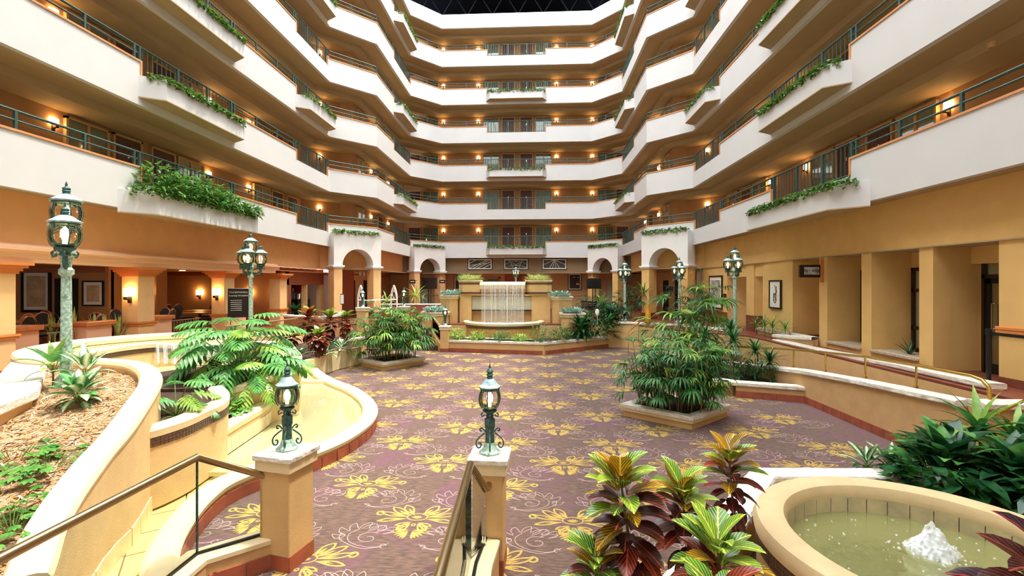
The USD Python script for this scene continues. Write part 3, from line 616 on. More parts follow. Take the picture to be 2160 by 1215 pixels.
t=picture('framed_print','wide black and white print of converging tracks, right of three',(2.74,33.89,pz),0,1.8,.82,'photo_dark'); lines(t,[[(-.35,-.3),(-.02,.3)],[(.35,-.3),(.02,.3)],[(-.12,-.3),(0,.3)],[(.12,-.3),(0,.3)],[(-.8,-.05),(-.05,.28)],[(.8,-.05),(.05,.28)]],.014,'paper')
t=picture('framed_poster','tall dark poster in a black frame right of the fountain',(4.25,34.48,3.0),0,1.0,1.25,'photo_dark',mt=.08); lines(t,[[(.1,-.2),(.35,-.2)],[(.12,-.12),(.3,-.12)],[(-.1,.33),(.02,.33)],[(.2,.33),(.28,.33)]],.03,'paper')
t=picture('framed_poster','tall framed poster partly hidden behind the fountain grass',(-4.2,34.48,3.0),0,1.0,1.3,'photo_dark',mt=.08)
t=thing('door_901','glazed tan-framed double door on the far lobby wall','door',(-2.2,34.47,ZU),0,kind='structure')
part('frame',[bx(-.95,-.85,-.08,0,0,2.3),bx(.85,.95,-.08,0,0,2.3),bx(-.95,.95,-.08,0,2.2,2.3),bx(-.05,.05,-.08,0,0,2.2)],'door_trim',t)
for s in (-1,1): part('pane',bx(s*.05,s*.85,-.05,-.04,.1,2.2),'window_pane',t)
part('backing',bx(-.85,.85,-.03,-.02,0,2.2),'curtain',t)
solo('wall_panel',bx(-.9,1.3,34.42,34.5,ZU,3.5),'brick_red','reddish panel on the far wall behind the fountain lamps','panel',kind='structure')
picture('framed_print','large sepia art print in a dark frame on the restaurant wall',(-15.4,14.88,2.57),0,1.05,1.42,'photo_sepia',fr=.09,mt=.1)
picture('framed_print','small landscape print in a gold frame beside the restaurant sconce',(-13.4,14.88,2.5),0,.75,.85,'photo_sepia',fr=.05,mt=.1)
t=picture('framed_print','narrow black framed sketch of a lantern by the gift shop',(9.53,16.35,2.46),-PI/2,.78,.98,'paper',fr=.05,mt=.1); lines(t,[[(-.02,.32),(.08,.12),(.06,.0)],[(-.08,.02),(-.1,-.2),(.02,-.3),(.1,-.2),(.08,.02),(-.08,.02)],[(-.03,.0),(-.04,-.22)],[(.03,.0),(.04,-.22)],[(.1,.28),(.12,.05)]],.016,'frame_black')
picture('framed_print','framed landscape print half hidden by the palm fronds',(9.53,21.6,2.45),-PI/2,1.5,1.5,'photo_grey',fr=.07,mt=.14)
t=thing('gift_shop_sign','black projecting gift shop sign on a wooden bracket','sign',(9.5,13.75,3.2))
part('board',cbx(-.62,-.04,-.03,.03,-.2,.16,.008),'frame_black',t); part('face',bx(-.50,-.08,-.034,-.03,-.12,.1),'photo_grey',t)
part('lettering',text('GIFT SHOP',.062,(-.29,-.036,-.04),0,.003),'frame_black',t)
part('bracket',[cbx(-.04,.05,-.03,.03,-.34,.34,.008)],'wood_orange',t)
t=thing('smoke_detector','round smoke detector under the upper right gallery','smoke detector',(9.72,9.0,B0+FH*1-.0+.03-.23+2.75-2.75)); 
part('body',lathe([(.05,-.09),(.07,-.06),(.08,0)],14),'door_trim',t)
# ================= POOLS, PLANTERS, FOUNTAIN, RAMP =================
def gp(l,z=None): return np.array([G(u,v,z if z is not None else w[0]) for u,v,*w in l])
def rough(m,amp=.012,sc=9.,seed=0,only_side=True):
    v=np.array(m.vertices); n=m.vertex_normals
    a=(meshkit.fbm(v*sc,3,seed)-.5)*2*amp
    w=np.where(np.abs(n[:,2:3])>.8,.3,1.) if only_side else 1.
    m.vertices=v+n*a[:,None]*w; return m
def sub(m,l):
    v,f=trimesh.remesh.subdivide_to_size(np.array(m.vertices),np.array(m.faces),l,max_iter=9); 
    m=trimesh.Trimesh(v,f,process=True); m.merge_vertices(); return m
def stone_cap(path,o0,o1,z0,z1,zs=None,closed=False,seg=.09,amp=.014,seed=1):
    m=loft(path,[(o0+.02,z0),(o1-.02,z0),(o1,z0+.02),(o1,z1-.015),(o1-.02,z1),(o0+.02,z1),(o0,z1-.015),(o0,z0+.02)],zs,closed_path=closed)
    return rough(sub(m,seg),amp,11.,seed)
def along(path,step,closed=False):
    p=np.asarray(path,float); 
    if closed: p=np.vstack([p,p[:1]])
    d=np.r_[0,np.cumsum(np.linalg.norm(np.diff(p[:,:2],axis=0),axis=1))]; n=max(1,int(round(d[-1]/step)))
    t=np.linspace(0,d[-1],n+1); return np.column_stack([np.interp(t,d,p[:,k]) for k in range(p.shape[1])])
def tiles(name,path,step,o,th,z0,z1,mat,parent,zs=None,gap=.008):
    q=along(path,step)
    for a,b in zip(q[:-1],q[1:]):
        d=b[:2]-a[:2]; L=np.linalg.norm(d); 
        if L<1e-4: continue
        d/=L; aa=a[:2]+d*gap/2; bb=b[:2]-d*gap/2
        part(name,loft([aa,bb],rect(o,o+th,z0,z1)),mat,parent)
# ---- left cascade: the long S-shaped retaining wall, upper pool and rim
Sw=gp([(52,1215,.88),(66,1180,.92),(92,1108,1.0),(128,1048,1.08),(165,998,1.15),(200,955,1.2),(247,903,1.32),(286,850,1.43),(310,815,1.49),(318,795,1.52),(313,778,1.55),(292,766,1.57),(262,760,1.59),(200,756,1.6),(140,755,1.6),(90,754,1.6),(55,750,1.6),(44,744,1.6),(52,736,1.6),(90,727,1.6),(150,718,1.6),(220,711,1.6),(300,705,1.6),(380,701,1.6),(450,699,1.6),(520,699,1.58),(570,703,1.5)])
Sp=smooth_path(Sw,3)
t=CW_=thing('cascade_wall','cream stucco S-shaped retaining wall curling around the upper pool','wall')
part('wall_body',loft(Sp[:,:2],[(-.11,-1.5),(.11,-1.5),(.11,-.09),(-.11,-.09)],Sp[:,2]),'stucco_cream',t,smooth=30)
part('rounded_cap',loft(Sp[:,:2],[(-.125,-.10),(.125,-.10),(.135,-.06),(.11,-.015),(.06,0),(-.06,0),(-.11,-.015),(-.135,-.06)],Sp[:,2]),'cap_cream',t,smooth=40)
up_pool=Polygon(Sp[42:,:2]).buffer(0)
tiles('tile',Sp[2:25],.26,-.128,.016,.06,.26,'cream_tile',CW_)
pw=CW_
tiles('tile',Sp[52:76],.30,-.14,.03,1.20,1.44,'cream_tile',pw)
tiles('tile',Sp[52:76],.30,-.14,.03,1.46,1.54,'cream_tile',pw)
# ring weir between upper and middle pools
C0=np.array([-5.5,9.15]); RR=1.85
ang=np.radians(np.linspace(212,-62,46)); ring=np.column_stack([C0[0]+RR*np.cos(ang),C0[1]+RR*.85*np.sin(ang)]); rz_=np.interp(np.linspace(0,1,46),[0,.22,.3,.42,.5,1],[1.52,1.52,1.42,1.42,1.48,.88])
t=thing('weir_wall','curved cream weir wall with mosaic band around the middle pool','wall')
part('wall_body',loft(ring,rect(-.1,.1,-1.4,-.1),rz_),'stucco_cream',t,smooth=30)
part('cap',loft(ring,[(-.12,-.1),(.12,-.1),(.12,-.02),(.08,0),(-.08,0),(-.12,-.02)],rz_),'cap_cream',t,smooth=40)
part('mosaic_band',loft(ring,rect(-.112,-.09,-.2,-.11),rz_),'mosaic_brown',t)
wf_=thing('waterfall','thin sheet of water falling from the upper pool over the weir','water')
part('sheet',loft(ring[10:21],[(-.13,.0),(-.16,-.03),(-.17,-.42),(-.165,-.42),(-.155,-.03),(-.12,.012)],rz_[10:21]),'falling_water',wf_,smooth=30)
rg=np.random.default_rng(21); sd=[]
for i in range(60):
    k_=rg.uniform(10,20); x,y,z=[np.interp(k_,range(46),c_) for c_ in (ring[:,0],ring[:,1],rz_)]; n_=(C0-[x,y])/np.linalg.norm(C0-[x,y]); p_=np.array([x,y])+n_*.15; q_=p_+n_*.04; sd.append(tube([(*p_,z+.005),(*q_,z-.2),(*(q_+n_*.02),z-.45)],[.011,.008,.006],5))
part('strands',sd,'water_strand',wf_,kind='stuff',smooth=True)
solo('upper_pool_water',ext(up_pool.difference(Polygon(ring).buffer(.02)).buffer(-.02),1.36,1.43),'water_pale','pale water of the upper pool inside the S-shaped wall','water')
solo('middle_pool_water',ext(Polygon(ring).buffer(-.08),.9,.98),'water_pale','pale water of the middle pool below the sheet waterfall','water')
# middle planter (second tier) and low planter (third tier)
def tier(lab,pts,z,z0,mosaic,tile):
    q=smooth_path(gp(pts,z)[:,:2],5); P=Polygon(np.vstack([q])).buffer(0)
    t=thing('cascade_planter',lab,'planter')
    part('wall_body',loft(q,rect(-.2,0,z0,z-.1),closed_path=False),'stucco_cream',t,smooth=30)
    part('cap',loft(q,[(-.22,z-.12),(.015,z-.12),(.02,z-.04),(-.02,z),(-.18,z),(-.22,z-.04)]),'cap_cream',t,smooth=40)
    if mosaic:
        for r_ in range(3): tiles_('mosaic',q,.05,.0,z-.235+r_*.038,z-.20+r_*.038,t)
    if tile: tiles('tile',q[3:],.24,-.0,.015,z-.42,z-.2,'cream_tile',t); tiles('tile',q[3:],.24,0,.015,z0+.05,z-.44,'cream_tile',t)
    return t,q
def tiles_(name,path,step,o,z0,z1,parent):
    q=along(path,step); ms=[]
    for a,b in zip(q[:-1],q[1:]):
        d=(b-a)[:2]; ms.append(loft([a[:2]+d*.06,b[:2]-d*.06],rect(o-.002,o+.012,z0,z1),caps=False))
    part(name,ms,'mosaic_brown',parent,kind='stuff')
t2,q2=tier('cream planter with brown mosaic band on the second cascade step',[(470,812),(480,822),(481,836),(468,848),(440,860),(400,878),(355,893),(318,903),(296,907)],1.08,.1,True,False)
t3,q3=tier('low cream tiled planter on the lowest cascade step',[(560,815),(572,826),(572,842),(556,855),(520,876),(492,892),(470,905)],.62,.1,False,True)
solo('planter_soil',ext(Polygon(np.vstack([q2,C0+[-1.5,-.8],C0+[.6,-1.3]])).buffer(-.1),.6,.95),'soil','dark soil in the second cascade planter beside the mosaic wall','soil',kind='stuff')
solo('planter_soil',ext(Polygon(np.vstack([q3,[-4.4,7.3],[-4.6,8.6]])).buffer(-.08),.3,.52),'soil','dark soil in the lowest cascade planter by the pool','soil',kind='stuff')
solo('planter_soil',ext(Point(C0[0]+.35,C0[1]-.2).buffer(1.25),.5,1.0),'soil','dark soil mound under the large split-leaf plant in the cascade','soil',kind='stuff')
# lower pool: rim, floor tiles, water
rim=gp([(352,1215),(338,1185),(341,1160),(360,1120),(393,1074),(427,1040),(470,1010),(540,982),(610,963),(660,945),(708,925),(745,904),(772,882),(781,860),(771,838),(742,818),(704,803),(674,787),(658,770),(660,754),(690,741),(730,733),(765,728)],.30)
rp=smooth_path(rim[:,:2],5)
t=thing('low_pool_wall','low curving pool wall with cream cap and red tile skirting on the carpet','wall')
part('rim_body',loft(rp,rect(-.12,.12,0,.22)),'stucco_tan',t,smooth=30)
part('rim_cap',loft(rp,[(-.14,.2),(.14,.2),(.15,.25),(.11,.295),(.05,.305),(-.05,.305),(-.11,.295),(-.15,.25)]),'cap_cream',t,smooth=40)
tiles('skirting_tile',rp,.30,-.138,.016,.003,.155,'red_tile',t)
tiles('inner_tile',rp,.22,.122,.014,.02,.2,'cream_tile',t)
lp=Polygon(np.vstack([rp,[-9.,17.5],[-8.6,12.],[-6.3,7.5],Sp[18,:2],Sp[12,:2],Sp[6,:2],Sp[2,:2]])).buffer(0)
pf=thing('pool_floor','pale stone floor tiles of the channel and lower pool','pool floor')
part('bed',ext(lp,-.02,.05),'grout',pf)
T=.46; cnt_t=0
for i in range(-18,0):
    for j in range(2,40):
        c=np.array([i*T,j*T]); a=.62; c2=np.array([-1.9+c[0]*math.cos(a)-(c[1]-6)*math.sin(a),6+c[0]*math.sin(a)+(c[1]-6)*math.cos(a)])
        sq=affinity.rotate(sbox(c2[0]-T/2+.007,c2[1]-T/2+.007,c2[0]+T/2-.007,c2[1]+T/2-.007),a,use_radians=True).intersection(lp)
        if sq.area<.01 or c2[1]>10: continue
        if cnt_t>140: break
        cnt_t+=1; part('floor_tile',ext(sq,.03,.07),'pool_floor',pf)
pool_w=lp.intersection(sbox(-8,6.3,0,13.3))
solo('lower_pool_water',ext(pool_w,.12,.18),'water_pale','shallow pale water of the lower pool behind the low rim','water')
solo('channel_water',ext(lp.intersection(sbox(-9,13.4,0,18)),.2,.26),'water_pale','shallow water in the upper channel beyond the stone sill','water')
solo('stone_sill',cbx(-5.6,-4.02,12.0,12.16,.02,.27,.02),'cap_cream','narrow stone sill where the channel drops into the lower pool','sill')
# curb wall of the left croton bed
cb=gp([(545,815),(585,792),(620,772),(660,758),(710,743),(765,732)],.62); cp=smooth_path(cb[:,:2],4)+np.array([-.1,.1])
t=thing('bed_curb','tan tiled curb holding the croton bed beside the channel','curb')
part('curb_body',loft(cp,rect(0,.18,0,.6)),'stucco_cream',t); tiles('curb_tile',cp,.26,-.016,.016,.02,.58,'cream_tile',t)
solo('planter_soil',ext(Polygon(np.vstack([cp,[-6.6,20.5],[-7.8,18.5],[-9.,14.2],[-7.6,12.5]])).buffer(-.02),.3,.55),'soil','dark soil of the croton bed at the back of the pools','soil',kind='stuff')
# mulch bed inside the S wall
edge=np.array([(-9.1,9.2),(-7.0,7.1),(-5.1,5.25),(-4.2,3.5),(-3.7,1.6)])
mb=Polygon(np.vstack([Sp[:47:2,:2],edge])).buffer(0).difference(LineString(Sp[:,:2]).buffer(.07)).difference(LineString(edge).buffer(.02))
mb=max(getattr(mb,'geoms',[mb]),key=lambda g:g.area)
gx,gy=np.meshgrid(np.arange(-9.2,-1.2,.07),np.arange(1.5,9.4,.07)); pts=np.column_stack([gx.ravel(),gy.ravel()])
import shapely
ins=shapely.contains_xy(mb.buffer(.03),pts[:,0],pts[:,1])
from scipy.interpolate import LinearNDInterpolator
def mz(p):
    p=np.atleast_2d(p); d=np.linalg.norm(p[:,None,:2]-Sp[None,::2,:2],axis=2); w=1/(d**2+.05); zz=(w*Sp[None,::2,2]).sum(1)/w.sum(1)
    return zz-.17+.06*(meshkit.fbm(np.column_stack([p[:,:2]*1.6,np.zeros(len(p))]),3,5)-.5)
idx=-np.ones(len(pts),int); idx[ins]=np.arange(ins.sum()); idx=idx.reshape(gx.shape)
P3=np.column_stack([pts[ins],mz(pts[ins])+.018*meshkit.noise(np.column_stack([pts[ins]*14,np.zeros(ins.sum())]),2)])
q=np.stack([idx[:-1,:-1],idx[:-1,1:],idx[1:,1:],idx[1:,:-1]],-1).reshape(-1,4); q=q[(q>=0).all(1)]
mu=thing('mulch_bed','bed of shredded tan bark mulch behind the S-shaped wall','mulch',kind='stuff')
ms_=trimesh.Trimesh(P3,np.vstack([q[:,[0,1,2]],q[:,[0,2,3]]]),process=False); ms_.remove_unreferenced_vertices(); part('mulch_surface',ms_,'mulch',mu,smooth=True)
rng=np.random.default_rng(7); inside=pts[ins]; N=7000
c=inside[rng.integers(0,len(inside),N)]+rng.uniform(-.04,.04,(N,2)); c=c[shapely.contains_xy(mb.buffer(-.06),c[:,0],c[:,1])]; N=len(c)
cz=mz(c)+.012; a=rng.uniform(0,2*PI,N); L=rng.uniform(.02,.055,N); w=rng.uniform(.003,.008,N); tl=rng.uniform(-.35,.35,N)
dx=np.column_stack([np.cos(a)*L,np.sin(a)*L,tl*L]); nx=np.column_stack([-np.sin(a)*w,np.cos(a)*w,0*w]); cc=np.column_stack([c,cz+np.abs(tl*L)])
v=np.stack([cc-dx-nx,cc+dx-nx,cc+dx+nx,cc-dx+nx],1).reshape(-1,3); f=np.arange(4*N).reshape(-1,4)
for nm,mt,sl in (('mulch_chips','wood_table',slice(0,None,3)),('mulch_chips','dead_leaf',slice(1,None,3)),('mulch_chips','cap_cream',slice(2,None,6))):
    ff=f[sl]; part(nm,(v,ff),mt,mu,kind='stuff')
t=thing('stone_ledge','broad white limestone ledge along the outside of the mulch bed','ledge')
part('ledge_wall',loft(edge,rect(-.05,.3,0,1.38)),'stucco_tan',t); part('ledge_cap',stone_cap(edge[::-1],-.36,.12,1.38,1.5,seg=.16),'limestone',t,smooth=35)
# ---- foreground piers and glass balustrades
def pier(lab,x,y,rz,size,h=1.13):
    t=thing('pier',lab,'pier',(x,y,0),rz); s=size/2
    part('shaft',cbx(-s+.05,s-.05,-s+.05,s-.05,.0,h-.16,.008),'stucco_gold',t)
    part('collar',cbx(-s+.02,s-.02,-s+.02,s-.02,h-.165,h-.06,.006),'cap_cream',t)
    m=sub(cbx(-s,s,-s,s,h-.062,h,.012),.03); part('stone_cap',rough(m,.010,24.,int(x*10)+5),'limestone',t,smooth=35)
    for a in range(4): 
        m=bx(-s+.05,s-.05,-s+.044,-s+.05,0.0,.15); part('base_tile',xf(m,rz=a*PI/2),'red_tile',t)
    return t
pier('tan stucco pier with stone cap on the left of the entry walk',-1.2,4.62,-.22,.45)
pier('tan stucco pier with stone cap on the right of the entry walk',.865,4.62,-.05,.395)
def balustrade(lab,rail,curb,zc,side):
    t=thing('glass_balustrade',lab,'balustrade')
    part('curb',loft(curb,rect(-.13,.13,0,zc-.03)),'stucco_tan',t); part('curb_cap',loft(curb,[(-.14,zc-.05),(.14,zc-.05),(.14,zc-.01),(.12,zc),(-.12,zc),(-.14,zc-.01)]),'cap_cream',t)
    part('glass_shoe',loft(curb,rect(-.014,.014,zc,zc+.02)),'black_metal',t)
    tiles('skirting_tile',curb,.3,-.146 if side<0 else .13,.016,.002,.15,'red_tile',t)
    part('handrail',tube(smooth_path([rail[0]]+rail[1:],1),.034,14),'rail_brass',t,smooth=40)
    k=rail[-3]; q0=rail[-4]
    def pane(a,b,za,zb):
        a=np.array(a);b=np.array(b); d=(b-a)/np.linalg.norm(b-a); n=np.array([-d[1],d[0]])*.006
        v=[(*(p+s*n),z) for p,z in ((a,zc+.01),(b,zc+.01),(b,zb),(a,za)) for s in (-1,1)]
        part('glass_panel',trimesh.convex.convex_hull(np.array(v)),'pane',t); 
    part('glass_edge',[bx(k[0]-.007,k[0]+.007,k[1]-.007,k[1]+.007,zc,k[2]-.03)],'verdigris_dark',t)
    pane(q0[:2],k[:2],q0[2]-.05,k[2]-.04); pane(k[:2],rail[-2][:2],k[2]-.035,rail[-2][2]-.035); pane(rail[-2][:2],rail[-1][:2],rail[-2][2]-.035,rail[-1][2]-.035)
    return t
balustrade('brass railed glass balustrade left of the entry walk',[np.array(p) for p in [(-1.13,4.56,.83),(-1.20,4.55,.83),(-1.28,4.56,.85),(-1.81,4.17,1.2),(-1.8,2.2,1.2),(-1.79,.4,1.2)]],[(-1.3,4.62),(-1.81,4.17),(-1.79,.3)],.30,1)
balustrade('brass railed glass balustrade right of the entry walk',[np.array(p) for p in [(.87,4.50,.87),(.865,4.42,.87),(.855,4.36,.88),(.74,4.12,1.2),(.79,2.4,1.2),(.82,.4,1.2)]],[(.84,4.46),(.80,4.05),(.84,.3)],.36,-1)
# ---- right-hand pool and bed
cp3=gp([(1664,1001),(1757,1003),(1893,1013),(1996,1035),(2098,1060),(1587,1060),(1620,1118),(1671,1159),(1733,1215)],.75)[:,:2]
A_=np.column_stack([2*cp3,np.ones(len(cp3))]); so=np.linalg.lstsq(A_,(cp3**2).sum(1),rcond=None)[0]; PC=so[:2]; PR=math.sqrt(so[2]+PC@PC)
th=np.linspace(0,2*PI,73)[:-1]; circ=np.column_stack([PC[0]+(PR-.13)*np.cos(th),PC[1]+(PR-.13)*np.sin(th)])
t=thing('round_pool','round raised pool with cream rim in the right foreground','pool')
part('pool_wall',loft(circ,rect(-.11,.11,.0,.62),closed_path=True,caps=False),'stucco_gold',t,smooth=30)
part('pool_rim',loft(circ,[(-.13,.6),(.13,.6),(.14,.66),(.11,.73),(.05,.75),(-.05,.75),(-.11,.73),(-.14,.66)],closed_path=True),'cap_tan',t,smooth=40)
ms=[]
for r_ in range(3):
    for i in range(180):
        a0,a1=i*2*PI/180,(i+.88)*2*PI/180; rr=PR-.012; z0=.46+.042*r_
        v=[(PC[0]+(rr+o)*math.cos(a),PC[1]+(rr+o)*math.sin(a),z) for o in (-.02,.0) for a in (a0,a1) for z in (z0,z0+.036)]
        ms.append(trimesh.Trimesh(v,[(4,6,7),(4,7,5),(5,7,3),(5,3,1),(0,4,5),(0,5,1),(6,2,3),(6,3,7),(0,2,6),(0,6,4)],process=False))
part('mosaic_band',ms,'mosaic_brown',t,kind='stuff')
for i in range(36):
    a0,a1=i*2*PI/36+.004,(i+1)*2*PI/36-.004; ri=PR-.25
    pl=Polygon([(PC[0]+r*math.cos(a),PC[1]+r*math.sin(a)) for r,aa in ((ri,(a0,a1)),(ri-.014,(a1,a0))) for a in aa])
    part('inner_tile',ext(pl,.30,.62),'pool_tile',t)
part('pool_base',ext(Point(PC).buffer(PR-.2),.02,.06),'stucco_tan',t)
solo('round_pool_water',ext(Point(PC).buffer(PR-.255,quad_segs=24),.40,.47),'water_green','cloudy green water filling the round pool','water')
J=G(1968,1165,.47)
jet=[];rg=np.random.default_rng(3)
for i,(r_,h_) in enumerate(((.14,.13),(.11,.19),(.08,.23))):
    m=trimesh.creation.icosphere(4,1.); v=np.array(m.vertices); n=meshkit.fbm(v*[3.,3.,1.2]+i*7,4,i); v=v*(.72+.6*n)[:,None]; zz=np.maximum(v[:,2],-.15)
    m.vertices=np.column_stack([J[0]+v[:,0]*r_*(1.25-.35*zz),J[1]+v[:,1]*r_*(1.25-.35*zz),.47+zz*h_]); jet.append(m)
for i in range(60):
    a=rg.uniform(0,2*PI); r=abs(rg.normal(.14,.08)); m=trimesh.creation.icosphere(1,rg.uniform(.005,.014)); m.apply_translation((J[0]+r*math.cos(a),J[1]+r*math.sin(a),.475+rg.uniform(0,.12)*math.exp(-r*6))); jet.append(m)
solo('water_jet',jet,'foam','bubbling white water jet rising from the round pool','water',kind='stuff',smooth=True)
ms=[]
for i in range(110):
    a=rg.uniform(0,2*PI); r=(PR-.3)*math.sqrt(rg.uniform(0,1)); s=rg.uniform(.004,.012); m=trimesh.creation.icosphere(0,s); m.apply_translation((PC[0]+r*math.cos(a),PC[1]+r*math.sin(a),.472)); ms.append(m)
solo('floating_bubbles',ms,'foam','small white bubbles drifting on the round pool','bubbles',kind='stuff')
lg=np.array([G(1385,1225,.5)[:2],G(1585,985,.5)[:2],[7.7,6.15]]); lg[0]=lg[1]+(lg[0]-lg[1])*1.9
bedR=Polygon([*lg,[7.7,.2],[lg[0][0]+.3,.2]]).buffer(0)
t=thing('bed_ledge','white limestone ledge around the croton bed in the right foreground','ledge')
part('ledge_wall',loft(lg,rect(-.26,-.02,0,.42)),'stucco_tan',t); part('ledge_cap',stone_cap(lg,-.31,.0,.42,.50,seg=.06,amp=.012),'limestone',t,smooth=35)
tiles('skirting_tile',lg,.3,-.02,.014,.002,.15,'red_tile',t)
solo('gravel_bed',ext(bedR.difference(Point(PC).buffer(PR-.05)).buffer(-.2),.2,.38),'mulch','gravel and bark bed around the round pool','gravel',kind='stuff')
# ---- ramp on the right
rw_=np.array([(7.95,7.33,1.06),(7.95,9.4,.93),(7.95,11.5,.76),(7.7,12.6,.66),(7.35,13.7,.55),(6.75,15.6,.42),(6.3,17.2,.34)])
def capped(lab,path,w0,w1,name='ramp_wall',mat='stucco_tan',zb=0,th=.1,tile=None,cat='wall'):
    t=thing(name,lab,cat); p=path[:,:2]; z=path[:,2]
    part('wall_body',loft(p,[(w0+.05,zb-0),(w1-.05,zb-0),(w1-.05,-.08),(w0+.05,-.08)],None) if False else trimesh.util.concatenate([seg_wall(p[i],p[i+1],z[i],z[i+1],w0+.05,w1-.05,zb,th) for i in range(len(p)-1)]),mat,t)
    part('stone_cap',stone_cap(p,w0,w1,-th,0,z,seg=.09),'limestone',t,smooth=35)
    if tile is not None: tiles('skirting_tile',p,.3,tile,.016,.002,.16,'red_tile',t)
    return t
def seg_wall(a,b,za,zb_,o0,o1,z0,th):
    d=(b-a)/np.linalg.norm(b-a); n=np.array([-d[1],d[0]])
    v=[(*(p+o*n),z) for p,zz in ((a,za),(b,zb_)) for o in (o0,o1) for z in (z0,zz-th+.01)]
    return trimesh.convex.convex_hull(np.array(v))
capped('long stucco ramp wall with rough stone coping on the right',rw_,-.02,.32,tile=.275)
capped('inner ramp curb wall with rough stone coping under the shop bays',np.array([(9.05,8.2,1.14),(9.05,10.2,1.13),(9.05,13.4,1.05),(9.0,15.2,1.06)]),-.16,.16,name='ramp_wall')
capped('stone capped landing wall at the top of the ramp',np.array([(7.8,7.2,1.08),(9.5,7.2,1.08)]),-.15,.17,name='landing_wall')
capped('low stone-capped planter wall beside the right palm planter',np.array([(8.05,11.5,.38),(6.4,12.1,.38),(5.5,13.0,.38),(5.0,14.6,.38)]),.0,.30,name='planter_wall',cat='planter',tile=.262)
capped('stone curb of the upper plant bed near the lantern sketch',np.array([(9.05,15.4,1.2),(9.42,13.9,1.28),(9.42,17.2,1.25)]),-.13,.13,name='planter_wall',cat='planter',zb=ZU)
solo('planter_soil',ext(Polygon([(7.9,11.7),(6.5,12.3),(5.7,13.2),(5.2,14.6),(6.5,16.8),(7.3,13.7)]),.05,.30),'soil','dark soil of the low planter beside the ramp','soil',kind='stuff')
solo('ramp_floor',trimesh.convex.convex_hull(np.array([(8.3,7.4,.1),(9.0,7.4,.1),(8.3,7.4,.62),(9.0,7.4,.62),(8.0,12.6,.02),(8.9,16.6,.02),(7.2,15.6,.02),(8.3,11.4,.35),(7.2,15.6,.1),(8.9,16.6,.1)])),'upper_floor','tiled ramp floor between the two stone-capped walls','ramp',kind='structure')
t=thing('brass_handrail','polished brass handrail with posts along the ramp wall','handrail')
hp=[(8.1,7.3,1.06),(8.1,7.32,1.26),(8.1,7.42,1.35),(8.1,7.6,1.38),(8.1,8.65,1.36),(8.1,9.93,1.31),(8.1,11.25,1.21),(7.95,12.3,1.13),(7.6,13.5,1.02),(7.3,14.5,.92)]
part('rail',tube(hp,.027,10),'brass',t,smooth=40)
for i,zb in ((4,.98),(5,.9),(6,.78),(7,.7),(8,.57)): x,y,z=hp[i]; part('post',[cyl(.018,(x,y,zb-.03),(x,y,z),8),cyl(.035,(x,y,zb-.02),(x,y,zb+.01),10)],'brass',t,smooth=40)
t=thing('brass_handrail','thin brass stair rail rising to the right edge','handrail'); part('rail',tube([G(2072,888,.95)-[0,1.0,0],G(2072,888,.95),G(2175,838,1.2)],.018,8),'brass',t)
# ---- square palm planters
def sqplanter(lab,c,soil):
    c=np.array(c); P=Polygon(c); t=thing('square_planter',lab,'planter')
    part('base',ext(P.buffer(-.06,join_style=2),0,.14),'stucco_gold',t); part('moulding',ext(P.buffer(-.02,join_style=2).difference(P.buffer(-.2,join_style=2)),.13,.2),'cap_cream',t)
    m=sub(ext(P.buffer(.0,join_style=2).difference(P.buffer(-.2,join_style=2)),.19,.26),.08); part('stone_cap',rough(m,.012,12.,3),'limestone',t,smooth=35)
    part('soil',ext(P.buffer(-.15,join_style=2),.12,.2),'soil',t); return t
sqplanter('diamond-set stone planter of the left lady palm',[(-4.75,15.75),(-3.6,14.85),(-2.5,16.23),(-3.65,17.1)],0)
sqplanter('diamond-set stone planter of the right lady palm',[(3.1,10.05),(4.33,9.05),(5.45,10.05),(4.25,11.1)],0)
# ---- central fountain
FS=1.045; FX=lambda x:x*FS-.06
ft=thing('fountain','tan tiled fountain wall with glass window and half-round basin','fountain',(-.06,0,-.126),scale=(FS,FS,FS))
FY=20.8
wall=Polygon([(-2.05,.3),(2.0,.3),(2.0,2.35),(-2.05,2.35)]).difference(sbox(-1.52,1.18,1.22) if False else sbox(-1.52,1.15,1.18,2.28))
part('wall_body',xf(ext(wall,0,.5),(0,FY+.5,0),rx=PI/2),'stucco_gold',ft)
part('back_panel',bx(-1.52,1.18,FY+.38,FY+.45,1.1,1.66),'stucco_tan',ft)
part('frosted_backing',bx(-1.52,1.18,FY+.215,FY+.235,1.66,2.28),'frosted',ft)
part('window_rail',[bx(-1.53,1.19,FY+.12,FY+.26,1.60,1.66),bx(-1.53,1.19,FY+.12,FY+.26,2.25,2.30)],'bronze',ft)
for x0,x1 in ((-2.12,-1.12),(.9,2.07)):
    P=Polygon([(x0,FY+.75),(x0,FY+.2),(x0+.22,FY-.12),(x1-.0 if x0<0 else x1-.22,FY-.12),(x1,FY-.12 if x0<0 else FY+.2),(x1,FY+.75)])
    part('end_block',ext(P,2.35,2.95),'stucco_gold',ft); part('block_cap',ext(P.buffer(.03,join_style=2),2.93,3.0),'cap_cream',ft)
    part('dark_band',[ext(P.buffer(.012,join_style=2),2.80,2.88),ext(P.buffer(.012,join_style=2),2.38,2.46)],'mosaic_brown',ft)
    P2=P.buffer(-.1); part('soil',ext(P2,2.99,3.01),'soil',ft)
part('weir_lip',xf(ext(Polygon([(-.2,2.6),(.55,2.6),(.55,2.92),(-.05,2.92),(-.22,2.86),(-.26,2.78)]),0,2.02),(-1.12,FY,0),rx=PI/2,rz=PI/2),'cap_cream',ft)
part('lip_body',bx(-1.12,.9,FY-.05,FY+.6,2.35,2.86),'stucco_gold',ft)
n=11
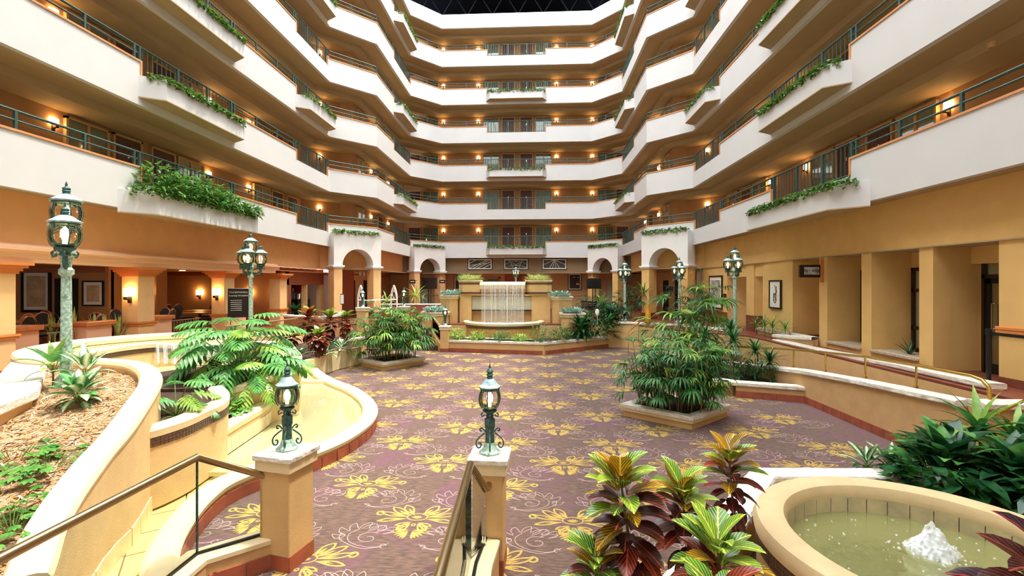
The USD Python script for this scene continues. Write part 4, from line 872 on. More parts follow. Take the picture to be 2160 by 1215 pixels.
for i in range(n):
    w=2.02/n; part('lip_tile',bx(-1.12+i*w+.005,-1.12+(i+1)*w-.005,FY-.065,FY-.05,2.47,2.7),'gold_tile',ft); part('face_tile',bx(-1.12+i*w+.005,-1.12+(i+1)*w-.005,FY-.012,FY,2.29,2.37),'gold_tile',ft)
part('dark_band',bx(-1.12,.9,FY-.07,FY-.04,2.38,2.46),'mosaic_brown',ft)
ba=np.linspace(PI,2*PI,33); bas=np.column_stack([-.06+1.75*np.cos(ba),FY-.02+1.75*np.sin(ba)])
part('basin_body',ext(Polygon(bas).buffer(-.1),.3,.95),'stucco_gold',ft)
part('basin_rim',loft(bas,[(-.04,1.08),(.2,1.08),(.2,1.2),(.16,1.215),(-.0,1.215),(-.05,1.17)]),'cap_cream',ft,smooth=40)
part('basin_wall',loft(bas,rect(.03,.18,.3,1.1)),'stucco_gold',ft,smooth=30)
part('dark_band',loft(bas,rect(-.03,.03,.98,1.08)),'mosaic_brown',ft,smooth=30)
q=along(bas,.16)
for a,b in zip(q[:-1],q[1:]):
    d=b-a; part('stave_tile',loft([a+d*.03,b-d*.03],rect(.0,.035,.34,.97)),'gold_tile',ft)
part('basin_water',ext(Polygon(bas).buffer(-.2),1.05,1.1),'water_pale',ft)
mm=[]
for i in range(120):
    x=rg.uniform(-1.1,.95); y=FY-.28+rg.normal(0,.1); m=trimesh.creation.icosphere(0,rg.uniform(.02,.05)); m.apply_translation((x,y,1.1)); mm.append(m)
part('splash_foam',mm,'foam',ft,kind='stuff')
fw_=thing('fountain_waterfall','thin strands of water falling from the fountain lip into the basin','water')
part('sheet',loft([(FX(-1.05),FS*(FY-.27)),(FX(.85),FS*(FY-.27))],[(0,1.04),(0,2.80),(.06,2.86),(.05,2.865),(-.012,2.80),(-.012,1.04)]),'falling_water',fw_)
sd=[]
for i in range(28):
    x=FX(rg.uniform(-1.02,.82)); y=FS*(FY-.27)-rg.uniform(.0,.06); r=rg.uniform(.004,.011); z0=1.06 if rg.uniform()<.75 else rg.uniform(1.3,2.2); dx=rg.normal(0,.03)
    sd.append(tube([(x,y+.03,2.84),(x+dx*.3,y-.01,2.5),(x+dx,y-.03,z0)],[r*1.5,r,r*.8],5))
part('strands',sd,'water_strand',fw_,kind='stuff',smooth=True)
def pillar(lab,x0,x1,y,z,w=.9):
    t=thing('planter_pillar',lab,'planter'); m=(x0+x1)/2; fx=x0+.6*(x1-x0) if x0<0 else x0+.33*(x1-x0)
    P=Polygon([(x0,y+.25),(fx,y-.12),(x1,y+.18),(x1,y+w),(x0,y+w)])
    part('pillar_body',ext(P.buffer(-.06,join_style=2),.25,z-.16),'stucco_gold',t); part('moulding',ext(P.buffer(-.02,join_style=2),z-.17,z-.06),'cap_cream',t); part('stone_cap',ext(P.buffer(.02,join_style=2),z-.06,z),'limestone',t)
    part('soil',ext(P.buffer(-.15,join_style=2),z,z+.01),'soil',t); return t
pillar('taller planter pillar left of the fountain window',-3.12,-2.22,21.3,2.3); pillar('taller planter pillar right of the fountain window',2.06,3.06,21.3,2.25)
pillar('shorter planter pillar left of the fountain',-3.75,-2.55,20.3,1.58); pillar('shorter planter pillar right of the fountain',2.42,3.5,20.1,1.55)
fp=np.array([(-2.25,19.2,.49),(1.69,18.5,.49),(4.6,20.85,.49)])
capped('low stone-capped wall of the bed in front of the fountain',fp,-.0,.32,name='fountain_bed_wall',mat='stucco_gold',cat='planter',tile=.02)
capped('inner curb of the bed in front of the fountain',np.array([(-2.2,19.75,.55),(1.3,19.1,.55)]),0,.15,name='fountain_bed_wall',mat='stucco_gold',cat='planter',th=.05)
solo('planter_soil',ext(Polygon([(-2.2,19.4),(1.65,18.7),(4.4,20.9),(3.4,21.5),(-2.2,21.2)]),.1,.4),'soil','dark soil of the bed in front of the fountain','soil',kind='stuff')
solo('court_backfill',[bx(-3.7,4.9,21.2,23.0,0,ZU-.06)],'stucco_gold','tan retaining block behind the fountain wall','wall',kind='structure')
pier('short tan pier with stone cap left of the fountain bed',-2.42,19.3,0,.46,1.08)
st_=thing('steps','dark maroon carpeted steps up to the lobby left of the fountain','stairs')
for i in range(5): part('step',bx(-4.2,-2.75,19.55+i*.29,21.1,i*.204 if i else 0,(i+1)*.204),'step_carpet',st_)
t=thing('glass_balustrade','small brass railed glass panel beside the maroon steps','balustrade')
part('handrail',tube([(-3.6,20.9,1.75),(-2.6,19.45,.98)],.03,8),'brushed_gold',t); v=[(x+s,y,z) for (x,y,z) in ((-3.55,20.85,1.1),(-2.66,19.5,.25),(-2.66,19.5,.92),(-3.55,20.85,1.66)) for s in (-.006,.006)]
part('glass_panel',trimesh.convex.convex_hull(np.array(v)),'pane',t); part('stringer',seg_wall(np.array([-3.6,20.9]),np.array([-2.6,19.4]),1.15,.3,-.06,.06,0,.0),'stucco_gold',t)
t=thing('brass_handrail','bent brass handrail beside the right-hand steps','handrail'); part('rail',tube([G(1325,745,.1),G(1326,700,.9),G(1372,660,1.6)],.02,8),'brass',t); part('post',cyl(.016,G(1347,722,.4),G(1347,680,1.25),6),'brass',t)
capped('tan stone-capped wall right of the fountain under the palms',np.array([(5.0,20.9,1.15),(7.2,19.6,1.15),(8.6,17.2,1.15)]),-.0,.3,name='court_wall',mat='stucco_gold')
# left back planter walls and glass ramp rail
capped('stone-capped planter wall in front of the serving bay',np.array([(-9.3,19.2,1.52),(-7.46,18.75,1.47),(-6.96,20.3,1.5),(-8.1,22.2,1.5)]),.0,.32,name='lobby_planter',cat='planter',mat='restaurant_wall',zb=.3)
capped('low stone coping behind the left croton bed',np.array([tuple(G(655,724,.72)),tuple(G(770,710,.72))]),-.12,.12,name='lobby_planter',cat='planter')
t=thing('glass_balustrade','glass ramp balustrade with brass rail behind the left crotons','balustrade')
part('handrail',tube([(-8.2,13.9,1.5),(-7.55,18.7,1.5)],.03,8),'brushed_gold',t)
for a,b in ((0,.5),(.5,1)):
    p=np.array([-8.2,13.9])+(np.array([.65,4.8]))*a; q=np.array([-8.2,13.9])+(np.array([.65,4.8]))*b; v=[(x+s,y,z) for x,y in (p+.01,q-.01) for z in (.8,1.46) for s in (-.006,.006)]
    part('glass_panel',trimesh.convex.convex_hull(np.array(v)),'pane',t)
part('ramp_curb',seg_wall(np.array([-8.2,13.5]),np.array([-7.5,18.8]),.8,.8,-.08,.08,0,0),'cornice_peach',t)
# ================= PLANTS =================
def prof_oval(t): return np.sin(PI*np.clip(t,0,1)**.85)
def prof_full(t): return np.sin(PI*np.clip(t,0,1)**.8).clip(0)**.62
def prof_lance(t): return np.sin(PI*np.clip(t,0,1)**.6)*.95
def prof_strap(t): return np.minimum(1,np.minimum(t*6+.35,(1-t)*2.2))
def leaf(base,az,el,L,W,k=.8,fold=.25,n=5,pr=prof_oval,twist=0.):
    t=np.linspace(0,1,n+1); a=el-k*t; ds=L/n
    x=np.r_[0,np.cumsum(np.cos((a[:-1]+a[1:])/2)*ds)]; z=np.r_[0,np.cumsum(np.sin((a[:-1]+a[1:])/2)*ds)]
    w=np.maximum(pr(t),.02)*W/2; nx,nz=-np.sin(a),np.cos(a)
    V=[];UV=[]
    for s in (-1,0,1):
        yy=s*w*math.cos(fold)+0*x; up=abs(s)*w*math.sin(fold)+s*w*twist
        V.append(np.column_stack([x+nx*up,yy,z+nz*up])); UV.append(np.column_stack([np.full(n+1,.5)+s*.5*pr(t)*.9,t*L/max(W,1e-3)*.5]))
    V=np.stack(V,1).reshape(-1,3); UV=np.stack(UV,1).reshape(-1,2)
    f=[]
    for i in range(n):
        for j in (0,1):
            p=i*3+j; f+=[(p,p+3,p+4),(p,p+4,p+1)]
    ca,sa=math.cos(az),math.sin(az); R_=np.array([[ca,-sa,0],[sa,ca,0],[0,0,1]])
    return V@R_.T+np.asarray(base),np.array(f),UV
class Fol:
    def __init__(s): s.v=[];s.f=[];s.u=[];s.n=0
    def add(s,l):
        v,f,u=l; s.v.append(v); s.f.append(f+s.n); s.u.append(u); s.n+=len(v); return s
    def mesh(s): return trimesh.Trimesh(np.vstack(s.v),np.vstack(s.f),process=False)
    def put(s,name,mat,parent,kind=None,label=None):
        if s.n: return part(name,s.mesh(),mat,parent,True,label,kind,uv=np.vstack(s.u))
def one(name,l,mat,parent): return Fol().add(l).put(name,mat,parent)
R=random.Random(11)
U=R.uniform
def croton(lab,base,top,n,pal,Ls=(.13,.21),near=True,spread=1.,group=None):
    # pal: (top materials, middle, bottom)
    t=thing('croton',lab,'plant',base,group=group); b=np.array(base,float); tp=np.array(top,float)-b
    part('stem',tube([(0,0,-.02),tuple(tp*.5+[U(-.03,.03),U(-.03,.03),0]),tuple(tp)],[.014,.011,.007],6),'cane',t)
    fo={}
    for i in range(n):
        q=i/n; h=1-.58*q**1.1; az=i*2.4+U(-.3,.3); el=1.1-2.1*q+U(-.2,.2); L=U(*Ls)*(.95+.35*math.sin(PI*min(1,q+.25))); W=L*U(.48,.6)
        p=tp*h+[0,0,-.02]; m=R.choice(pal[0] if q<.20 else pal[1] if q<.45 else pal[2])
        l=leaf(p,az,el,L*spread,W,k=U(.5,1.1),fold=U(.15,.35),n=6,pr=prof_full)
        pet=np.array([math.cos(az)*math.cos(el),math.sin(az)*math.cos(el),math.sin(el)])*.035; l=(l[0]+pet,l[1],l[2])
        if near: one('leaf',l,m,t)
        else: fo.setdefault(m,Fol()).add(l)
    for m,x in fo.items(): x.put('foliage',m,t)
    return t
TOPC=(['croton_lime','croton_green','croton_lime','croton_yellow','croton_yellow'],['croton_yellow','croton_red','croton_dark','croton_green','croton_dark'],['croton_red','croton_dark','croton_dark'])
croton('tall croton with lime top leaves over drooping red ones, leftmost tall one',(2.0,2.8,.38),(1.82,2.82,1.66),78,TOPC,(.145,.205))
croton('croton with yellow-green crown standing between two taller neighbours',(2.45,3.2,.38),(2.31,3.25,1.42),66,TOPC,(.14,.20))
croton('croton with pale crown on a bare stem, farthest of the front crotons',(2.95,3.9,.38),(2.93,3.98,1.40),48,TOPC,(.15,.21))
croton('bright green veined croton beside the round pool rim',(2.4,2.6,.38),(2.33,2.66,1.36),56,(['croton_green','croton_lime'],['croton_green','croton_yellow','croton_red'],['croton_red','croton_dark']),(.16,.225))
croton('dark small-leaved croton at the lower left of the croton group',(1.86,2.7,.38),(1.66,2.74,1.22),54,(['croton_green','croton_yellow'],['croton_dark','croton_green'],['croton_dark','croton_red']),(.11,.17))
croton('croton with red leaves at the bottom edge before the round pool',(2.2,2.2,.38),(2.17,2.22,1.34),40,(['croton_red','croton_green'],['croton_red'],['croton_dark']),(.15,.22))
croton('purple-black croton with crimson veins at the lower right corner',(3.42,1.95,.38),(3.42,1.97,1.66),50,(['croton_black','croton_black','croton_dark'],['croton_black'],['croton_black','croton_dark']),(.18,.26))
for i,(u,v,z,m) in enumerate([(612,748,1.27,TOPC),(650,745,1.87,(['croton_yellow','croton_red'],['croton_red'],['croton_dark'])),(672,756,1.30,(['croton_green'],['croton_red'],['croton_red','croton_dark'])),(696,735,1.72,(['croton_lime'],['croton_dark','croton_red'],['croton_dark'])),(730,728,1.62,(['croton_green'],['croton_red'],['croton_red']))]):
    b=G(u,v,.55); croton(['yellow-topped croton at the left end of the back bed','tallest dark red croton of the back bed by the glass rail','low spreading red croton at the channel edge','lime-topped dark croton in the back bed','reddish croton beside the left palm planter'][i],b,b+[0,0,z-.55],46,m,(.24,.34),near=False)
def rhapis(lab,c,rx,ry,h,ncane,nf,fan=(.26,.36),mat_='leaf_palm',name='lady_palm',z0=.2,wid=.04,group=None,light=.2):
    t=thing(name,lab,'palm',(c[0],c[1],z0),group=group); canes=[]
    for i in range(ncane):
        a=U(0,2*PI); r=math.sqrt(U(0,1)); x,y=rx*r*math.cos(a)*.72,ry*r*math.sin(a)*.72; hh=h*U(.55,.9)*(1-.08*r); lean=.22*r
        canes.append((np.array([x,y,0]),np.array([x+math.cos(a)*lean,y+math.sin(a)*lean,hh])))
    part('canes',[cyl(.013,p,q,5,.009) for p,q in canes],'cane',t)
    for i in range(nf):
        p,q=canes[i%ncane]; s=U(.25,1.0); b=p+(q-p)*s; az=U(0,2*PI); el=U(-.1,.95) if s<.85 else U(.3,1.2)
        pl=U(.18,.42)*h/1.7; d=np.array([math.cos(az)*math.cos(el),math.sin(az)*math.cos(el),math.sin(el)]); e=b+d*pl
        F_=Fol(); nl=R.choice((6,7,8,9)); sp=U(1.9,2.6); L=U(*fan)
        for j in range(nl):
            o=(j/(nl-1)-.5)*sp; F_.add(leaf(e,az+o,el*.6-.25*abs(o)+.1,L*(1-.12*abs(o)),wid,k=U(.9,1.6),fold=.35,n=3,pr=prof_strap))
        g=F_.mesh(); st=cyl(.005,b,e,3); uv=np.vstack(F_.u+[np.zeros((len(st.vertices),2))])
        part('frond',trimesh.util.concatenate([g,st]),'leaf_light' if U(0,1)<light else mat_,t,True,uv=uv)
    return t
rhapis('bushy lady palm in the left diamond-set planter',(-3.63,15.98),1.2,1.1,1.95,46,300,(.36,.52),light=.3,wid=.05)
rhapis('bushy lady palm in the right diamond-set planter',(4.28,10.05),1.05,1.0,1.62,44,300,(.28,.42),light=.12,wid=.043)
rhapis('broad fan palm with long pale fingers behind the right planter',(6.3,15.4),1.1,1.0,2.5,10,60,(.7,.95),'leaf_palm','fan_palm',.3,.08,light=.35)
rhapis('feathery tall palm in front of the framed landscape print',(7.7,19.0),.75,.75,2.75,7,46,(.45,.65),'leaf_dark','tall_palm',ZU,.045,light=.1)
rhapis('dark palm clump behind the steps right of the fountain',(5.9,24.5),1.2,1.,1.9,10,46,(.45,.6),'leaf_dark','palm_clump',ZU,.05,light=.05)
rhapis('dark palm clump beside the right television stand',(4.6,26.),.9,.9,1.3,8,30,(.4,.5),'leaf_dark','palm_clump',ZU,.05,light=.05)
def philo(lab,c,n,pl,bl,z0,mat_='leaf_philo',emin=.25,name='split_leaf_philodendron'):
    t=thing(name,lab,'plant',(c[0],c[1],z0))
    for i in range(n):
        az=i*2.399+U(-.25,.25); q=i/n; el=1.45-1.05*q+U(-.12,.12); P_=U(*pl)*(1-.15*q); L=U(*bl)
        # arching petiole
        pts=[];a=el;p=np.zeros(3)
        for s in range(6): pts.append(p.copy()); p=p+np.array([math.cos(az)*math.cos(a),math.sin(az)*math.cos(a),math.sin(a)])*P_/5; a-=.10
        e=pts[-1]; part('petiole',tube(pts,np.linspace(.011,.006,6),5),'stem_green',t)
        F_=Fol(); be=a-.55; nl=8
        rib=[];p=e.copy();aa=be
        for s in range(nl+1):
            rib.append((p.copy(),aa)); p=p+np.array([math.cos(az)*math.cos(aa),math.sin(az)*math.cos(aa),math.sin(aa)])*L/nl; aa-=.09
        for s,(rp_,ra) in enumerate(rib):
            tt=s/nl; w=L*(.50*math.sin(PI*(.25+.75*tt)**.9)+.10)
            for sd in (-1,1):
                F_.add(leaf(rp_,az+sd*(1.45-.95*tt),ra*.5-.05,w,L*.13,k=.75,fold=.15,n=3,pr=prof_strap))
        F_.add(leaf(e,az,be,L*1.08,L*.26,k=.75,fold=.1,n=6,pr=prof_lance))
        F_.put('leaf','leaf_light' if U(0,1)<.18 else mat_,t)
    return t
philo('large split-leaf philodendron spilling over the middle pool',(-4.6,9.1),50,(.7,1.35),(.50,.66),1.0,emin=.4)
philo('second split-leaf philodendron on the channel side of the cascade',(-4.0,8.7),24,(.5,.9),(.42,.55),.75)
philo('small philodendron with one upright leaf in the mosaic-banded planter',(-3.75,6.35),11,(.4,.62),(.30,.38),.92)
philo('small philodendron against the S-shaped wall in the second planter',(-4.15,6.0),7,(.35,.5),(.28,.34),.92)
def bush(lab,c,r,h,n,L,mat_,z0,name='shrub',W=.45,k=.9,cat='plant',pr=prof_oval,el=(-.1,1.1),kind=None,mats=None,group=None,stems=True):
    t=thing(name,lab,cat,(c[0],c[1],z0),group=group); fo={}
    if stems: part('stems',[cyl(.006,(0,0,0),(r*.6*math.cos(a),r*.6*math.sin(a),h*.8),4) for a in np.linspace(0,5.5,6)],'stem_green',t)
    for i in range(n):
        a=U(0,2*PI); rr=r*math.sqrt(U(0,1)); z=h*U(.15,1)*(1-.45*(rr/r)**2); l=U(*L)
        m=R.choice(mats) if mats else mat_
        fo.setdefault(m,Fol()).add(leaf((rr*math.cos(a),rr*math.sin(a),z),a+U(-.9,.9),U(*el),l,l*W,k=k,fold=.2,n=3,pr=pr))
    for m,x in fo.items(): x.put('foliage',m,t)
    return t
bush('leafy ground cover spilling from the lowest cascade planter',(-3.98,7.7),.42,.28,330,(.07,.12),'leaf_ground',.5,'ground_cover',.7,mats=['leaf_ground','leaf_light','leaf_ground'])
def rosette(lab,c,z0,n,L,W,name,cat,mat_,el=(1.4,.1),k=1.0,stem=0.,pr=prof_strap,mats=None,fold=.25,nseg=6,group=None,single=True,heads=None):
    t=thing(name,lab,cat,(c[0],c[1],z0),group=group); fo={}
    for (hx,hy,hz) in (heads or [(0,0,stem)]):
        if hz>.03: part('stem',tube([(hx*.3,hy*.3,0),(hx*.8,hy*.8,hz*.5),(hx,hy,hz)],.012,6),'cane',t)
        for i in range(n):
            q=i/n; az=i*2.4+U(-.2,.2); e=el[0]+(el[1]-el[0])*q+U(-.12,.12); l=U(*L)*(.7+.4*math.sin(PI*min(1,q+.2))); m=R.choice(mats) if mats else mat_
            pe=.32*l if name in ('dumb_cane','aglaonema','peace_lily') else 0.; ee=min(1.45,e+.35); po=np.array([math.cos(az)*math.cos(ee),math.sin(az)*math.cos(ee),math.sin(ee)])*pe
            if pe and single: part('petiole',cyl(.006,(hx,hy,hz-.03),np.array([hx,hy,hz-.03])+po,4),'stem_green',t)
            lf=leaf(np.array([hx,hy,hz-.02*q*8*.3])+po,az,e,l,l*W,k=k*(.4+q),fold=fold,n=nseg,pr=pr)
            if single: one('leaf',lf,m,t)
            else: fo.setdefault(m,Fol()).add(lf)
    for m,x in fo.items(): x.put('foliage',m,t)
    return t
p=G(168,862,1.26); rosette('variegated dumb cane spreading at the foot of the nearest lamp post',p,p[2]-.02,28,(.26,.38),.46,'dumb_cane','plant','leaf_dief',(1.35,-.1),1.1,.14,prof_oval,['leaf_dief','leaf_dief','leaf_philo'])
p=G(180,835,1.28); rosette('upright dumb cane with pale long leaves beside the lamp post',p,p[2]-.02,12,(.34,.46),.30,'dumb_cane','plant','leaf_dief',(1.2,.3),.9,.28,prof_lance,['leaf_dief'])
p=G(112,828,1.30); rosette('slender dumb cane with a yellow leaf behind the lamp post',p,p[2]-.02,14,(.32,.44),.28,'dumb_cane','plant','leaf_dief',(1.2,.1),1.1,.32,prof_lance,['leaf_philo','leaf_light','leaf_yellow','leaf_philo'])
def lobed(lab,c,z0,n,spread,L):
    t=thing('ground_ivy',lab,'plant',(c[0],c[1],z0))
    for i in range(n):
        a=U(0,2*PI); r=spread*math.sqrt(U(.05,1)); h=U(.05,.20); e=np.array([r*math.cos(a),r*math.sin(a),h]); part('petiole',tube([(0,0,0),e*[.5,.5,1.1],e],.003,4),'stem_green',t)
        F_=Fol(); l=U(*L)
        for j in range(7): o=(j-3)*.62; F_.add(leaf(e,a+o,.05-.05*abs(o),l*(1-.13*abs(j-3)),l*.52,k=.5,fold=.08,n=3,pr=prof_oval))
        F_.put('leaf','leaf_ground',t)
for i,(u,v) in enumerate(((625,762),(690,750),(720,742))):
    p=G(u,v,.55); rosette(['pale-leaved low plant at the left of the croton bed','pale-leaved low plant under the red crotons','pale-leaved low plant at the right of the croton bed'][i],p,.5,18,(.35,.5),.34,'aglaonema','plant','leaf_dark',(1.1,-.2),.9,.1,prof_oval,['leaf_dark','leaf_dief'],single=False)
p=G(95,985,1.08); lobed('lobed green ground plant in the middle of the mulch bed',p,p[2]-.1,60,.42,(.07,.11))
p=G(30,965,1.12); lobed('lobed green ground plant at the left edge of the mulch bed',p,p[2]-.1,44,.42,(.07,.11))
p=G(25,1105,.98); lobed('lobed ground plant spilling toward the brass handrail',p,p[2]-.1,44,.30,(.06,.095))
for i,(u,v,n) in enumerate([(122,712,14),(165,712,14),(210,710,14),(262,705,12),(232,708,10)]):
    p=G(u,v-2,1.5); p=p+np.array([-.35,.2,0]); rosette(['snake plant clump left of the nearest lamp post','snake plant clump right of the nearest lamp post','snake plant clump before the low partition','snake plant clump beside the second column','short snake plant behind the pool rim'][i],p,1.35,n,(.6,.9) if i<2 else (.5,.75),.11,'snake_plant','plant','leaf_snake',(1.55,1.15),.15,0.,prof_strap,single=True,nseg=4)
# dracaenas and broad-leaved plants
rosette('striped yellow-green dracaena left of the fountain pillar',(-3.95,20.5),1.1,22,(.6,.8),.085,'dracaena','plant','leaf_light',(1.3,-.1),1.5,1.15,mats=['leaf_light','leaf_yellow','leaf_light'])
rosette('second striped dracaena above the left lady palm',(-5.1,19.9),1.1,22,(.55,.75),.085,'dracaena','plant','leaf_light',(1.3,-.1),1.5,.95,mats=['leaf_light','leaf_grass'])
rosette('pot-grown dark plant on the serving-bay planter wall',(-9.6,20.8),1.5,26,(.5,.7),.2,'foliage_plant','plant','leaf_dark',(1.2,.0),1.2,.1,prof_lance,single=False)
for i,(u,v) in enumerate(((648,655),(668,656))): p=G(u,v,1.52); rosette(['small bright rosette left on the stone-capped planter','small bright rosette right on the stone-capped planter'][i],p+np.array([-.2,.2,0]),1.45,12,(.3,.42),.22,'rosette_plant','plant','leaf_philo',(1.1,.1),1.,0,prof_lance,single=False)
for i,(x,y,z,n) in enumerate(((-2.56,21.5,2.3,60),(2.45,21.5,2.25,60),(-3.15,20.7,1.58,70),(2.95,20.5,1.55,80))):
    bush(f'blue-green succulents on the {"taller" if i<2 else "shorter"} pillar {"left" if x<0 else "right"} of the fountain',(x,y),.46,.2,n*3,(.12,.19),'leaf_blue',z,'succulents',.5,.6,el=(.2,1.3),stems=False)
for i,x in enumerate((FX(-1.62),FX(1.48))):
    bush(f'light green grass tuft on the {"left" if i==0 else "right"} fountain block',(x,22.0),.44,.06,520,(.25,.45),'leaf_grass',3.02,'grass_tuft',.035,1.2,el=(.3,1.5),pr=prof_strap,stems=False)
for i,(u,v,r,h,m) in enumerate([(962,712,.35,.75,'leaf_light'),(1005,716,.35,.6,'leaf_light'),(1055,716,.45,.65,'leaf_palm'),(1098,712,.35,.5,'leaf_light'),(1140,714,.5,.85,'leaf_palm'),(1180,712,.45,.8,'leaf_palm'),(1215,708,.4,.7,'leaf_dark')]):
    p=G(u,v,.45); xx_=float(AY(u,v,19.2)[0]); yy_=19.2-(xx_+2.25)*.178+.42 if xx_<1.69 else 18.5+(xx_-1.69)*.81+.4; p=np.array([xx_,yy_,.4]); bush(['airy light shrub beside the short lantern pier','low pale shrub in the fountain bed, second from left','spreading green shrub below the fountain basin','small pale shrub right of the basin centre','rounded green shrub at the bend of the fountain bed','rounded green shrub below the short right pillar','dark small shrub before the short right pillar'][i],p,r*.85,h*(.8 if i<4 else 1.),220,(.13,.22),m,.38,'shrub',.3,pr=prof_lance)
rosette('large glossy dark-leaved plant at the right of the fountain bed',(3.3,20.15),.38,70,(.6,.85),.26,'peace_lily','plant','leaf_palm',(1.45,-.15),1.3,.3,prof_lance,['leaf_dark','leaf_palm','leaf_palm'])
rosette('dark shrub right of the glossy fountain plant',(4.75,21.4),.5,44,(.6,.9),.2,'peace_lily','plant','leaf_dark',(1.45,-.05),1.2,.5,prof_lance,['leaf_dark'])
rosette('yellow-green plant on top of the right fountain shrubs',(4.45,22.2),1.1,26,(.5,.7),.12,'dracaena','plant','leaf_light',(1.4,.1),1.3,.8,mats=['leaf_light','leaf_palm'])
bush('glossy dark shrub mass at the right end of the fountain bed',(4.0,20.75),.8,1.25,300,(.32,.5),'leaf_dark',.38,'shrub',.3,mats=['leaf_dark','leaf_dark','leaf_palm'],pr=prof_lance)
bush('tall dark shrub mass behind the fountain bed wall',(4.9,21.8),.8,1.1,300,(.3,.48),'leaf_dark',ZU,'shrub',.3,mats=['leaf_dark','leaf_dark','leaf_palm'],pr=prof_lance)
solo('lily_flower',[cyl(.012,(4.0,20.25,.5),(4.0,20.25,1.5),5),xf(trimesh.creation.icosphere(1,1.),(4.0,20.2,2.05)) if False else rough(trimesh.Trimesh(trimesh.creation.icosphere(2,1.).vertices*[.09,.03,.15]+[4.0,20.25,1.6],trimesh.creation.icosphere(2,1.).faces),.004)],'white_paint','single white lily bloom above the dark fountain plants','flower',smooth=True)
for i,(x,y,h) in enumerate(((6.6,12.7,1.05),(7.05,12.45,.8),(6.9,13.6,1.25),(6.1,13.4,1.0),(7.35,12.3,.55))):
    rosette(['thin-stemmed dracaena, leftmost in the ramp planter','thin-stemmed dracaena beside the lamp post in the ramp planter','tallest thin-stemmed dracaena in the ramp planter','dark dracaena hidden by the right lady palm','short dracaena at the open end of the ramp planter'][i],(x,y),.28,40,(.36,.52),.12,'dracaena','plant','leaf_palm',(1.4,-.3),1.2,h,mats=['leaf_palm','leaf_dark'])
for i,(x,y) in enumerate(((9.15,16.9),(9.2,15.9),(9.25,15.2),(9.15,16.3))):
    p=np.array([x,y,0]); rosette(['leftmost small dracaena in the upper curb bed','small dracaena in the middle of the upper curb bed','yellowish small dracaena at the right of the upper curb bed','small dracaena at the front of the upper curb bed'][i],p,ZU,24,(.4,.55),.08,'dracaena','plant','leaf_light',(1.4,.0),1.3,.35,mats=['leaf_light','leaf_palm'])
rosette('bright spiky plant left of the second right lamp',(6.9,24.2),ZU,26,(.7,.9),.08,'dracaena','plant','leaf_palm',(1.35,.0),1.3,1.3,mats=['leaf_palm','leaf_light'])
for i,(x,y,r,h) in enumerate(((6.7,12.75,.42,.6),(7.2,12.6,.38,.5),(6.1,13.6,.5,.75),(6.9,14.6,.5,.8))): bush(['dark lance-leaved shrub in the middle of the ramp planter','dark lance-leaved shrub at the open end of the ramp planter','dark lance-leaved shrub behind the right lady palm','dark lance-leaved shrub at the back of the ramp planter'][i],(x,y),r,h,190,(.22,.36),'leaf_palm',.28,'shrub',.16,mats=['leaf_palm','leaf_dark'],pr=prof_lance,el=(-.1,1.3))
# right foreground bed
rosette('corn plant with bright arching leaf crowns behind the round pool',(7.2,6.0),.38,30,(.48,.70),.14,'corn_plant','plant','leaf_light',(1.4,-.25),1.5,0,mats=['leaf_palm','leaf_light','leaf_palm'],heads=[(-.35,.1,.58),(.15,.15,.45),(-.1,-.25,.36),(.4,-.1,.48)],nseg=7)
rosette('corn plant at the right edge with upright light leaves',(7.55,5.0),.38,30,(.45,.65),.15,'corn_plant','plant','leaf_light',(1.45,-.2),1.4,0,mats=['leaf_palm','leaf_light'],heads=[(0,0,.50),(-.3,.2,.3)],nseg=7)
for i,(u,v,n,L,z) in enumerate([(1835,985,20,(.22,.32),.0),(1885,990,18,(.22,.32),.0)]):
    p=G(u,v,.5); rosette(['silvery variegated aglaonema at the corner of the round pool','second silvery aglaonema right of the pool corner'][i],p+np.array([.05,.12,0]),.38,n,L,.33,'aglaonema','plant','leaf_dief',(1.3,.05),.9,.05,prof_oval,['leaf_dief','leaf_dark','leaf_dief'])
for i,(x,y,n) in enumerate(((6.15,5.75,30),(6.55,5.35,30),(6.85,4.9,30),(6.75,4.3,26))):
    rosette(['dark broad-leaved plant, nearest the ledge behind the pool','dark broad-leaved plant in the middle behind the pool','dark broad-leaved plant under the right corn plant','dark broad-leaved plant at the right frame edge'][i],(x,y),.38,int(n*1.5),(.36,.54),.40,'peace_lily','plant','leaf_dark',(1.45,.0),1.2,.22,prof_oval,['leaf_dark','leaf_dark','leaf_philo'])
for i,(x,y,r,h) in enumerate(((6.0,5.55,.45,.55),(6.5,5.9,.5,.7),(7.0,5.5,.5,.75),(7.35,4.6,.5,.8),(6.6,4.75,.45,.6))): bush(['dark leafy filler plant at the pool corner, leftmost','dark leafy filler plant under the left corn plant','dark leafy filler plant between the two corn plants','dark leafy filler plant at the right edge of the frame','dark leafy filler plant nearest the round pool'][i],(x,y),r,h,150,(.24,.38),'leaf_dark',.36,'foliage_plant',.42,mats=['leaf_dark','leaf_dark','leaf_palm'],el=(-.1,1.2))
